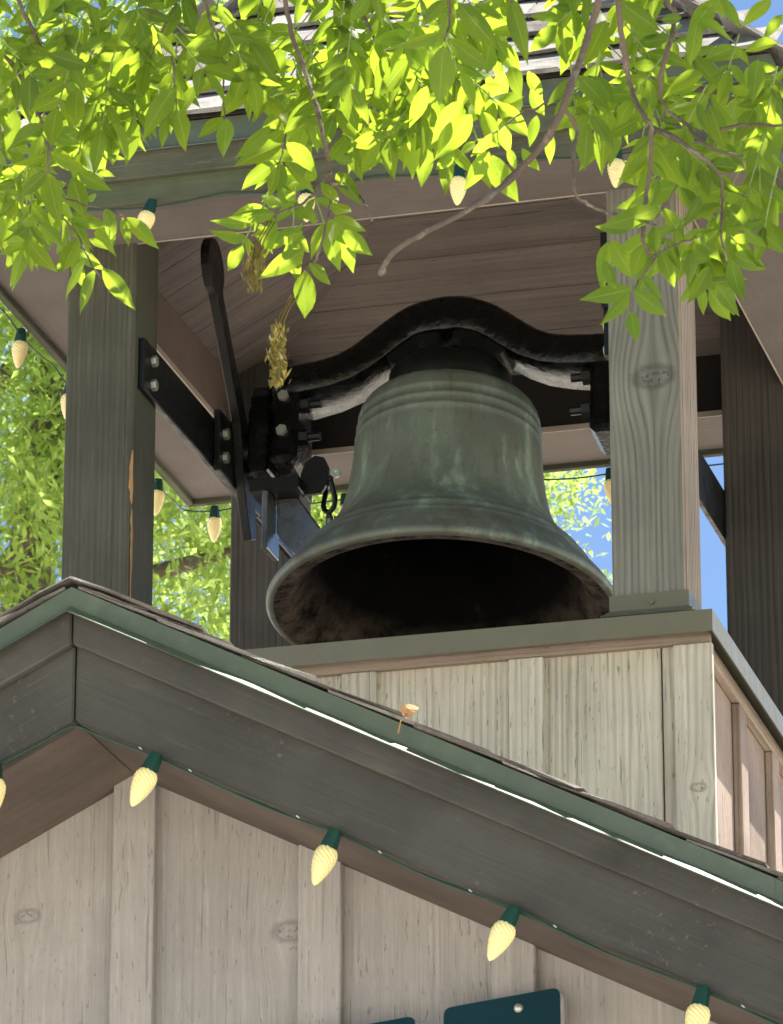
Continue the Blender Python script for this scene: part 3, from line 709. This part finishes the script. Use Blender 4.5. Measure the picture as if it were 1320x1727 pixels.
for y in (-.575, -.275, .03, .33, .628): light(ls2, (-e, y, .868), (-.08, .02, -1), .96)
for y in (-.5, -.2, .1, .4, .7): light(ls2, (e, y, .868), (.08, .02, -1), .96)
for x in (-.758, -.456, -.155, .147, .45, .75): light(ls2, (x, e, .868), (.06*math.sin(x*9), .05, -1), .96)
wp = []
N_ = 22
for (a, b) in (((-e,-e), (e,-e)), ((e,-e), (e,e)), ((e,e), (-e,e)), ((-e,e), (-e,-e))):
    for i in range(N_):
        t = i/N_; wp.append((a[0]+(b[0]-a[0])*t, a[1]+(b[1]-a[1])*t, .865 - .012*abs(math.sin(t*math.pi*5.5))))
wp.append(wp[0])
tube('wire', smooth_path(wp, 3), .0019, M['socket'], ls2, 6)

# ------------------------------------------------------------------ sign plates on the gable wall
def plate(name, label, pts, y, th, hole=None):
    r = root(name, (pts[0][0], y, pts[0][1]-.2), label, 'sign')
    # round the corners
    q = []
    n = len(pts)
    for i in range(n):
        p = V((*pts[i], 0)); a = V((*pts[i-1], 0)); b = V((*pts[(i+1) % n], 0)); rad = .012
        d1 = (a-p).normalized(); d2 = (b-p).normalized()
        for k in range(5):
            t = k/4; q.append(p + d1*rad*(1-t)**2 + d2*rad*t**2)
    prism('panel', [(p.x, y, p.y) for p in q], (0, .004, 0), M['sign'], r)
    prism('panel_core', [(p.x, y+.0045, p.y) for p in q], (0, th, 0), M['signedge'], r)
    if hole:
        v, f = lathe_data([(.0006, .005), (.004, .0045), (.0065, .002), (.007, 0)], 16); mkw('screw', [V((hole[0], y-.0005, hole[1])) + Matrix.Rotation(R(90), 3, 'X') @ p for p in v], f, M['bolt'], r, None, True)
    return r
plate('sign_panel', 'dark teal sign panel with a screw on the wall below the gable', [(.603, -1.158), (.774, -1.1385), (.774, -1.55), (.603, -1.55)], -2.352, .022, (.7135, -1.165))
plate('sign_panel', 'smaller dark teal sign panel corner left of the one with the screw', [(.30, -1.195), (.560, -1.166), (.560, -1.55), (.30, -1.55)], -2.352, .022)

# a dry leaf caught on the shingles
o = V((RX+.510, YG-.037, gz(RX+.510, -.5450))); dl = root('dry_leaf', o, 'small curled orange dry leaf caught on the rake shingles', 'leaf')
dlv = [o+V((.012*math.cos(a)*(1+.3*math.sin(3*a)), .004*math.sin(2*a), .010*math.sin(a)*(1+.2*math.cos(5*a)))) for a in [k*.5236 for k in range(12)]]
mkw('leaf_blade', dlv+[o+V((0, -.006, .001))], [(k, (k+1) % 12, 12) for k in range(12)], M['bare'], dl, fix=False)
tube('stalk', [o+V((-.003,-.004,-.006)), o+V((-.010,-.010,-.018)), o+V((-.013,-.012,-.036))], .0012, M['bare'], dl, 5)

# ------------------------------------------------------------------ overhanging tree in front
rl_ = random.Random(21)
ST = [(0,.0), (.05,.06), (.15,.145), (.3,.205), (.45,.215), (.6,.185), (.74,.128), (.86,.066), (.94,.026), (1,.004)]
def leaf_geo(fold, droop, twist, wv):
    vs = []; uv = []; fs = []
    for t, w_ in ST:
        for c in (-1, -.5, 0, .5, 1):
            yy = c*w_; z = fold*abs(yy) - droop*t*t + .02*math.sin(t*9+wv)*abs(c) + twist*t*yy
            vs.append(V((t, yy, z))); uv.append((t, c))
    for i in range(len(ST)-1):
        for k in range(4): fs.append((i*5+k, i*5+k+1, i*5+k+6, i*5+k+5))
    return vs, fs, uv
VAR = [leaf_geo(*a) for a in ((.35,.10,.3,0), (.15,.22,-.5,1), (.5,.02,.5,2), (.25,-.08,-.3,3), (.1,.3,.8,4), (.42,.16,-.8,5), (.6,.35,.2,6), (-.15,.12,1.1,7), (.3,-.2,-1.1,8), (.05,.45,-.3,9))]
def leaf_mesh(name, items, mat, VAR=VAR):
    vs = []; fs = []; uvs = []
    for m, k in items:
        v, f, u = VAR[k]; b = len(vs); vs += [m @ p for p in v]; fs += [tuple(b+i for i in q) for q in f]; uvs += u
    me = bpy.data.meshes.new(name); me.from_pydata(vs, [], fs); lay = me.uv_layers.new(name='UVMap')
    for lp in me.loops: lay.data[lp.index].uv = uvs[lp.vertex_index]
    for p in me.polygons: p.use_smooth = True
    me.materials.append(mat); return me
ST_FULL = ST; ST = [ST[0], ST[2], ST[4], ST[6], ST[9]]; VLO = [leaf_geo(*a) for a in ((.35,.10,.3,0), (.15,.22,-.5,1), (.1,.3,.8,4))]; ST = ST_FULL
LM = [leaf_mesh('leaf', [(Matrix(), k)], M['leaf']) for k in range(len(VAR))]
LMSUN = [leaf_mesh('leaf', [(Matrix(), k)], M['leafsunny']) for k in range(len(VAR))]
LEAVES = []      # (matrix, variant, young)
def leaf(p, q, roll=None, sunny=False, wide=1.):
    x = (q-p); L = x.length; x = x/L
    n0 = (CAM-p).normalized(); z = (n0 - x*n0.dot(x)).normalized()
    a = rl_.gauss(0, R(30)) if roll is None else roll
    z = Matrix.Rotation(a, 3, x) @ z; y = z.cross(x)
    if rl_.random() < .5: y, z = -y, -z
    m = Matrix.Translation(p) @ Matrix((x*L, y*L*wide, z*L)).transposed().to_4x4()
    LEAVES.append((m, rl_.randrange(len(VAR)), sunny))
STALK = []       # stalk polylines: (points, radius)
def leafpx(bx, by, tx, ty, d=None, sunny=False):
    d = d or rl_.uniform(5.95, 6.25)
    p = at(bx, by, d); q = at(tx, ty, d + rl_.uniform(-.035, .03))
    leaf(p, q, rl_.gauss(0, R(20)), sunny, rl_.uniform(.70, .98))
    return p
tree = root('ash_tree', (3.0, -2.4, GZ), 'ash tree with drooping compound green leaves hanging in front of the tower', 'tree')
A = [ # hanging leaflets read off the photograph: base and tip
(40,420,17,490),(48,407,91,468),(132,400,100,468),(145,440,94,508),(162,455,130,532),(172,452,229,524),(150,402,180,420),(163,387,189,420),(178,352,194,411),(205,367,218,416),(213,367,266,421),(122,297,143,372),(132,290,187,322),(162,290,194,297),(148,332,172,340),(78,290,30,335),(80,292,100,382),(83,292,105,335),(75,260,5,297),(87,260,150,287),(35,302,0,327),(27,337,-4,367),(62,375,22,372),(65,377,108,415),(42,405,3,410),(102,345,127,370),(185,262,212,270),
(190,205,220,275),(295,148,235,220),(297,185,326,268),(330,145,293,195),(212,95,188,178),(250,105,232,176),(82,92,150,110),(185,110,135,143),(133,150,115,220),(148,200,180,272),(75,212,15,250),(88,225,135,255),(205,88,155,105),(175,70,128,90),(265,55,297,97),(255,60,230,82),
(378,198,333,235),(382,200,378,272),(455,212,400,272),(582,140,598,228),(580,135,548,172),(592,150,625,212),(590,253,630,290),
(478,242,393,278),(482,242,548,284),(471,272,397,313),(472,273,469,326),(480,273,537,327),(465,285,455,330),(535,297,487,298),(480,345,430,332),(497,337,473,321),(464,360,385,369),(453,383,423,398),(462,367,445,429),(511,391,457,409),(513,421,440,470),(513,455,508,531),(521,444,561,482),(543,380,533,427),(560,370,562,412),(563,367,621,391),(576,389,626,427),(576,391,594,460),(557,345,597,363),(568,290,607,343),(565,268,594,275),(541,308,574,345),(493,350,503,376),(525,350,528,382),(510,375,500,400)]
B = [(760,0,750,72),(750,0,707,48),(772,5,842,88),(742,55,672,88),(748,77,737,176),(757,65,828,122),(862,5,895,105),(700,5,655,10),(800,8,850,30),(770,2,720,25)]
Cn = [(710,150,665,192),(710,155,652,253),(700,205,699,305),(780,170,727,243),(795,193,745,265),(765,250,735,288),(825,255,782,323),(825,260,870,350),(800,240,775,262),(905,195,893,250),(928,222,928,277),(880,250,907,295),(857,250,870,288),(720,145,690,215),(745,130,720,190),(820,150,790,215),(850,120,830,190),(870,150,850,225),(890,120,915,170),(840,200,860,262),(800,130,770,190),(740,190,700,255),(860,110,880,170),(830,225,800,270),(700,160,672,225),(690,215,682,265),(895,150,918,200),(815,190,842,250),(760,205,738,262)]
D = [(1040,0,1113,56),(1021,35,980,124),(975,127,1033,186),(971,163,1019,225),(1025,185,1011,291),(1092,190,1022,236),(1095,232,1040,318),(1102,238,1147,314),(1175,38,1163,112),(1178,32,1249,62),(1150,30,1108,34),(1184,124,1122,153),(1196,157,1143,215),(1199,160,1250,210),(1196,177,1225,254),(1278,100,1267,177),(1311,145,1270,180),(1302,207,1262,335),(1285,227,1252,263),(1260,92,1202,80),(1311,74,1246,80),(1225,0,1240,45),(1300,0,1249,40),(1320,25,1285,68),
(1143,313,1027,347),(1116,352,1010,382),(1063,387,1001,384),(1105,380,1104,428),(1119,352,1155,408),(1146,316,1187,372),(1217,346,1143,375),(1225,346,1267,378),(1025,408,1010,493),(1019,437,1036,496),(1030,405,1068,467),(1066,487,989,507),(1060,493,1019,551),(1069,490,1122,532),(1063,523,1075,579),(1084,464,1119,508),(1166,425,1163,485),(1196,449,1166,511),(1237,428,1296,462),(1217,387,1273,437),(1211,387,1160,408),(1234,437,1240,517),(1208,479,1243,533),(1311,331,1290,418),(1279,387,1314,421),(1255,385,1290,420),(1172,287,1210,334),(1258,316,1268,376),(1100,395,1030,450),(1110,300,1092,352),(1225,350,1250,400),(1170,395,1215,440),(1180,330,1160,385),(1088,410,1060,468),(1130,420,1090,470),(1290,180,1320,250),(1300,260,1330,300)]
for a in A: leafpx(*a, d=rl_.uniform(6.0, 6.25))
for a in B: leafpx(*a, d=rl_.uniform(5.55, 5.65))
for a in Cn: leafpx(*a, d=rl_.uniform(6.0, 6.3), sunny=True)
for a in D: leafpx(*a, d=rl_.uniform(5.8, 6.1))
NEXP = len(LEAVES)
# compound leaves filling the mass: rachis with opposite leaflets
def compound(px, py, d, ang, ln, n=3, sunny=False):
    """base pixel, distance, direction (degrees from straight down, + to the right), rachis length in px"""
    p = at(px, py, d); a = R(ang); s = d/FPX
    dirv = (RT*math.sin(a) - UP*math.cos(a) + FW*rl_.uniform(-.5, .5)).normalized()
    side0 = dirv.cross(FW).normalized(); side = (side0 + FW*rl_.uniform(-.5, .5)).normalized()
    pts = [p + dirv*(ln*s*t) + V((0,0,-1))*(.12*ln*s*t*t) for t in (0, .25, .5, .75, 1)]
    STALK.append((pts, .0011))
    for k in range(n):
        t = .35 + .55*k/max(1, n-1)*.95; b = pts[0].lerp(pts[-1], t)
        for sg in (-1, 1):
            L = s*rl_.uniform(40, 72)*(.85+.15*k); q = b + (dirv*rl_.uniform(.45, .8) + side*sg*rl_.uniform(.75, 1.) + V((0,0,-1))*rl_.uniform(.05, .35)).normalized()*L
            leaf(b, q, rl_.gauss(0, R(32)), sunny, rl_.uniform(.70, .98))
    L = s*rl_.uniform(52, 86); leaf(pts[-1], pts[-1] + (dirv + V((0,0,-.25))).normalized()*L, rl_.gauss(0, R(25)), sunny, .9)
def region(n, x0, x1, y0, y1, d0, d1, keep=lambda x, y: True, sunny=False):
    k = 0
    while k < n:
        x, y = rl_.uniform(x0, x1), rl_.uniform(y0, y1)
        if not keep(x, y): continue
        compound(x, y, rl_.uniform(d0, d1), rl_.uniform(-55, 55), rl_.uniform(60, 120), rl_.choice((2, 3, 3)), sunny); k += 1
region(26, -60, 330, -120, 70, 6.05, 6.7)
region(20, -60, 200, 20, 200, 6.0, 6.7)
region(9, 190, 340, 10, 110, 6.1, 6.6)
region(7, -60, 70, 180, 300, 6.1, 6.6)
region(26, 330, 650, -110, 90, 6.1, 6.7, lambda x, y: not (y > 20 and 410 < x < 480))
region(9, 520, 660, 50, 130, 6.1, 6.6, sunny=True)
region(9, 660, 910, 60, 160, 6.2, 6.6, sunny=True)
region(8, 640, 1000, -150, -70, 5.7, 6.3)
region(8, 960, 1340, -150, -50, 5.8, 6.3)
region(20, 1080, 1340, 50, 240, 5.9, 6.5)
region(7, 950, 1070, 30, 140, 5.9, 6.4)
region(6, 1120, 1330, 220, 340, 5.9, 6.3)
region(7, -30, 120, 240, 350, 6.0, 6.4)
region(5, 1050, 1270, 330, 410, 5.9, 6.2)
region(4, 430, 560, 220, 320, 6.1, 6.3, sunny=True)
region(16, 330, 660, 0, 115, 6.1, 6.7)
region(12, 640, 910, -60, 70, 6.0, 6.6, sunny=True)
region(6, 200, 330, 60, 130, 6.1, 6.6)
region(6, 880, 1110, -70, 50, 5.8, 6.4)
region(6, 640, 760, 90, 170, 6.1, 6.5, sunny=True)

# ---- trunk, overhead limb and hanging branches
BR = M['bark']
tr_pts = smooth_path([(3.0,-2.4,GZ-.1), (2.95,-2.45,GZ+1.5), (2.85,-2.55,-1.2), (2.62,-2.75,-.1), (2.3,-3.0,.55), (1.75,-3.35,.85), (1.1,-3.65,.92), (.45,-3.9,.86), (-.2,-4.1,.7)], 5)
nT = len(tr_pts)
trunk = tube('trunk', tr_pts, [.17*(1-i/nT)**.8+.016 for i in range(nT)], BR, tree, 14)
tube('limb', smooth_path([(2.85,-2.55,-1.2), (3.2,-2.6,.2), (3.5,-2.7,1.4), (3.7,-2.9,2.4)], 5), [.09-.0035*i for i in range(16)], BR, tree, 10)
HB = [ # hanging branchlets: pixel path, distance, radius px
([(1120,-330),(1060,-150),(1010,0),(985,80),(955,165),(925,230),(880,285),(820,335),(720,390),(665,425),(640,462)], 5.75, 7.5, .62),
([(1100,-330),(1060,-150),(1042,0),(1052,80),(1062,140),(1082,190),(1098,218),(1095,290),(1086,350),(1084,400),(1095,428),(1108,432)], 5.85, 6.5, .35),
([(1200,-200),(1150,-80),(1125,0),(1140,30),(1122,95),(1112,150),(1122,180),(1160,215),(1200,250),(1252,263)], 5.9, 5, .55),
([(1098,215),(1140,235),(1180,262),(1208,288),(1218,330),(1215,390),(1225,440)], 5.85, 4.5, .3),
([(1215,218),(1260,210),(1325,214)], 5.95, 3, .8),
([(948,180),(972,215),(966,262),(968,320),(985,340),(1020,358)], 5.8, 3.6, .7),
([(1020,358),(1060,365),(1105,380)], 5.82, 2.4, .7),
([(430,-300),(470,-120),(480,-10),(490,50),(510,110),(530,170),(545,230),(556,280),(560,310),(553,370),(535,430),(515,462),(500,500)], 6.15, 5.5, .32),
([(556,290),(530,325),(505,345),(470,360),(440,372),(428,398)], 6.13, 2.8, .5),
([(560,310),(600,325),(618,350),(627,374)], 6.13, 2.4, .5),
([(10,-250),(20,-60),(35,10),(60,60),(80,110),(86,160),(80,290),(82,340),(130,395),(150,440),(170,470)], 6.15, 4.5, .3),
([(-40,60),(20,108),(50,160),(68,200),(85,228)], 6.1, 3.6, .6),
([(340,-200),(345,-40),(352,30),(370,70),(376,130),(380,200)], 6.2, 3.4, .4),
([(100,330),(140,345),(178,352),(208,366)], 6.1, 1.8, .6),
([(560,-60),(600,10),(620,40),(640,80),(700,130),(710,155)], 6.15, 4, .4),
([(760,-220),(756,-60),(757,30),(750,70)], 5.6, 4, .4),
([(860,-220),(870,-40),(862,5)], 5.6, 4, .4),
([(1000,130),(960,140),(910,180),(880,190),(830,230),(822,258)], 6.05, 2.2, .5),
([(1108,432),(1080,470),(1068,490),(1062,525)], 5.84, 1.8, .6),
([(1143,313),(1118,352),(1096,378)], 5.83, 1.8, .8),
([(1100,432),(1150,408),(1180,400)], 5.83, 1.8, .6),
([(300,0),(270,60),(255,100)], 6.2, 1.8, .6), ([(290,95),(296,150),(297,190)], 6.15, 1.8, .6), ([(478,242),(472,272)], 6.12, 1.6, .8)]
ow = bpy.data.objects
for pts, d, rp, tap in HB:
    P = [at(x, y, d + .03*math.sin(i*1.7+d*40)) for i, (x, y) in enumerate(pts)]
    if pts[0][1] < -150:
        q = min(tr_pts[20:], key=lambda t_: (t_-P[0]).length); P = [q, q.lerp(P[0], .5)+V((0,0,.06))] + P
    P = smooth_path(P, 5); n = len(P); s = d/FPX
    P = [p + V((rl_.gauss(0,1), rl_.gauss(0,1), rl_.gauss(0,1)))*s*1.0 for p in P]
    tube('branch', P, [s*rp*(1-(1-tap)*i/(n-1))*(1+(.35 if rl_.random() < .2 else 0)) for i in range(n)], BR, tree, 8)
v = []; f = []
for pts, r in STALK:
    a, b = tube_data(pts, r, 5); k = len(v); v += a; f += [tuple(k+i for i in q) for q in b]
o = mkw('leaf_stalks', v, f, M['petiole'], tree, fix=False); o['kind'] = 'stuff'
# individual leaves: those hanging lowest and largest in view, then the joined rest
def inview(m):
    p = m @ V((.5,0,0)); q = p-CAM; d = q.dot(FW); x, y = 660+FPX*q.dot(RT)/d, 863.5-FPX*q.dot(UP)/d
    return -40 < x < 1360 and y > -30, d
vis = [i for i in range(len(LEAVES)) if inview(LEAVES[i][0])[0]]
single = set(vis[:NEXP] + sorted([i for i in vis[NEXP:]], key=lambda i: inview(LEAVES[i][0])[1]))
order = [i for i in vis if i < NEXP] + sorted([i for i in vis if i >= NEXP], key=lambda i: inview(LEAVES[i][0])[1])
single = set(order[:298])
for i in sorted(single):
    m, k, is_sunny = LEAVES[i]; link('leaf', (LMSUN if is_sunny else LM)[k], tree, m)
rest = [LEAVES[i] for i in range(len(LEAVES)) if i not in single]
o = link('foliage', leaf_mesh('foliage', [(m, k) for m, k, is_sunny in rest], M['leaf']), tree, Matrix()); o['kind'] = 'stuff'
print('leaves', len(LEAVES), NEXP, len(vis), len(rest))
# crown overhead, above the picture: dapples the hanging leaves
gaps = [(at(790,200,6.15), .16), (at(880,160,6.15), .13), (at(700,200,6.15), .16), (at(480,300,6.12), .10), (at(590,400,6.12), .09), (at(610,130,6.2), .12), (at(180,430,6.12), .06), (at(530,430,6.12), .09), (at(330,150,6.3), .05)]
cr = []
while len(cr) < 7600:
    t = rl_.random(); c = tr_pts[int(nT*(.45+.54*t))]
    p = c + V((rl_.gauss(0,.45), rl_.gauss(0,.42), rl_.gauss(.15,.40)))
    q = p-CAM; d = q.dot(FW); y = 863.5-FPX*q.dot(UP)/d
    if y > -190: continue
    if any(((p-gp) - SUN*(p-gp).dot(SUN)).length < gr_ for gp, gr_ in gaps): continue
    dv = V((rl_.uniform(-1,1), rl_.uniform(-1,1), rl_.uniform(-1.2,.1))).normalized(); L = rl_.uniform(.07,.11)
    z = V((rl_.gauss(0,.5), rl_.gauss(0,.5), 1)); z = (z-dv*z.dot(dv)).normalized(); yv = z.cross(dv)
    cr.append((Matrix.Translation(p) @ Matrix((dv*L, yv*L, z*L)).transposed().to_4x4(), rl_.randrange(len(VLO))))
o = link('crown', leaf_mesh('crown', cr, M['leaf'], VLO), tree, Matrix()); o['kind'] = 'stuff'
# dried seed clusters
for (x, y, hgt, n) in ((430, 405, 70, 130), (468, 530, 105, 210)):
    vs = []; fs = []; s = 6.12/FPX
    for k in range(n):
        c = at(x + rl_.gauss(0, 7.5), y + 15 + rl_.random()*hgt, 6.12+rl_.gauss(0,.012)); dv = V((rl_.gauss(0,.35), rl_.gauss(0,.35), -1)).normalized()*rl_.uniform(14,26)*s
        sd = dv.cross(V((rl_.gauss(0,1), rl_.gauss(0,1), .2))).normalized()*rl_.uniform(2.2,4)*s; b = len(vs)
        vs += [c-dv*.5, c-sd, c+dv*.5, c+sd]; fs.append((b, b+1, b+2, b+3))
    so_ = mkw('seed_cluster', vs, fs, M['leafdry'], tree, fix=False)
    for dx in (-5, 0, 6): tube('seed_stalk', [at(x+28+dx, y-32, 6.12), at(x+12+dx, y-5, 6.12), at(x+dx, y+25, 6.12)], .0009, M['leafdry'], so_, 5)

# ------------------------------------------------------------------ trees beyond the tower
rb = random.Random(5)
def far_tree(label, base, trunkpath, lobes, n, size, group, branches=()):
    t = root('background_tree', base, label, 'tree', group)
    P = smooth_path([base]+trunkpath, 5); k = len(P)
    tube('trunk', P, [.16*(1-i/k)+.03 for i in range(k)], BR, t, 10)
    for bp in branches: Q = smooth_path(bp, 4); tube('limb', Q, [.032*(1-i/len(Q))+.008 for i in range(len(Q))], BR, t, 6)
    clumps = []
    tot = sum(a*b*c for _, (a, b, c), _ in lobes)
    for c, (a, b, h), dens in lobes:
        for i in range(int(dens)):
            while True:
                q = V((rb.uniform(-1,1), rb.uniform(-1,1), rb.uniform(-1,1)))
                if q.length < 1: break
            clumps.append((V(c)+V((q.x*a, q.y*b, q.z*h)), rb.uniform(.12,.30)*min(1, min(a, b, h)/.55)))
    vs = []; fs = []; per = n//len(clumps)
    for c, r in clumps:
        ax = V((rb.gauss(0,1), rb.gauss(0,1), rb.gauss(-.5,.6))).normalized()
        for i in range(per):
            p = c + V((rb.gauss(0,r), rb.gauss(0,r), rb.gauss(0,r*.7)))
            dv = (ax*.6 + V((rb.gauss(0,.6), rb.gauss(0,.6), rb.gauss(-.35,.5)))).normalized(); L = size*rb.uniform(.6,1.25)
            nn = V((rb.gauss(0,.6), rb.gauss(0,.6), 1)); sd = dv.cross(nn)
            if sd.length < .05: continue
            sd = sd.normalized()*L*.16; up = sd.cross(dv).normalized()*L*.05; b = len(vs)
            vs += [p, p+dv*L*.45+sd+up, p+dv*L, p+dv*L*.45-sd+up]; fs += [(b, b+1, b+2), (b, b+2, b+3)]
    me = bpy.data.meshes.new('crown'); me.from_pydata(vs, [], fs); me.materials.append(M['leafbg'])
    o = link('crown', me, t, Matrix()); o['kind'] = 'stuff'
    return t
c1 = at(150, 620, 18.5); b1 = V((c1.x-.6, c1.y+.6, GZ))
far_tree('broad sunlit leafy tree filling the view left of the tower', b1, [V((c1.x-.7, c1.y+.5, 0)), V((c1.x-.3, c1.y+.2, 3.2)), c1+V((0,0,1.5))],
    [(at(40,640,18), (1.2,1.0,1.5), 80), (at(330,900,19), (1.0,.9,1.0), 60), (at(300,60,18.5), (1.4,1.0,.9), 60), (at(560,180,19.5), (.8,.7,.8), 25), (at(-250,300,18), (1.2,1.2,2.), 60)], 72000, .062, 'trees behind the tower',
    [[at(200,985,18.3), at(300,955,18.3), at(390,930,18.4), at(520,880,18.5)], [at(-40,700,18), at(60,560,18.1), at(130,470,18.2)], [at(-30,1000,18), at(50,900,18), at(120,860,18)]])
c2 = at(700, 850, 24); b2 = V((c2.x, c2.y+.5, GZ))
far_tree('pale green feathery tree seen between the bell and the right post', b2, [V((c2.x, c2.y+.4, 0)), c2+V((0,0,-.5)), c2+V((0,0,1))],
    [(at(740,800,24), (.62,.6,.55), 60), (at(600,1000,24), (.6,.6,.7), 40), (at(480,900,24), (.6,.6,.7), 40), (at(955,1010,24), (.14,.15,.14), 6)], 40000, .055, 'trees behind the tower')
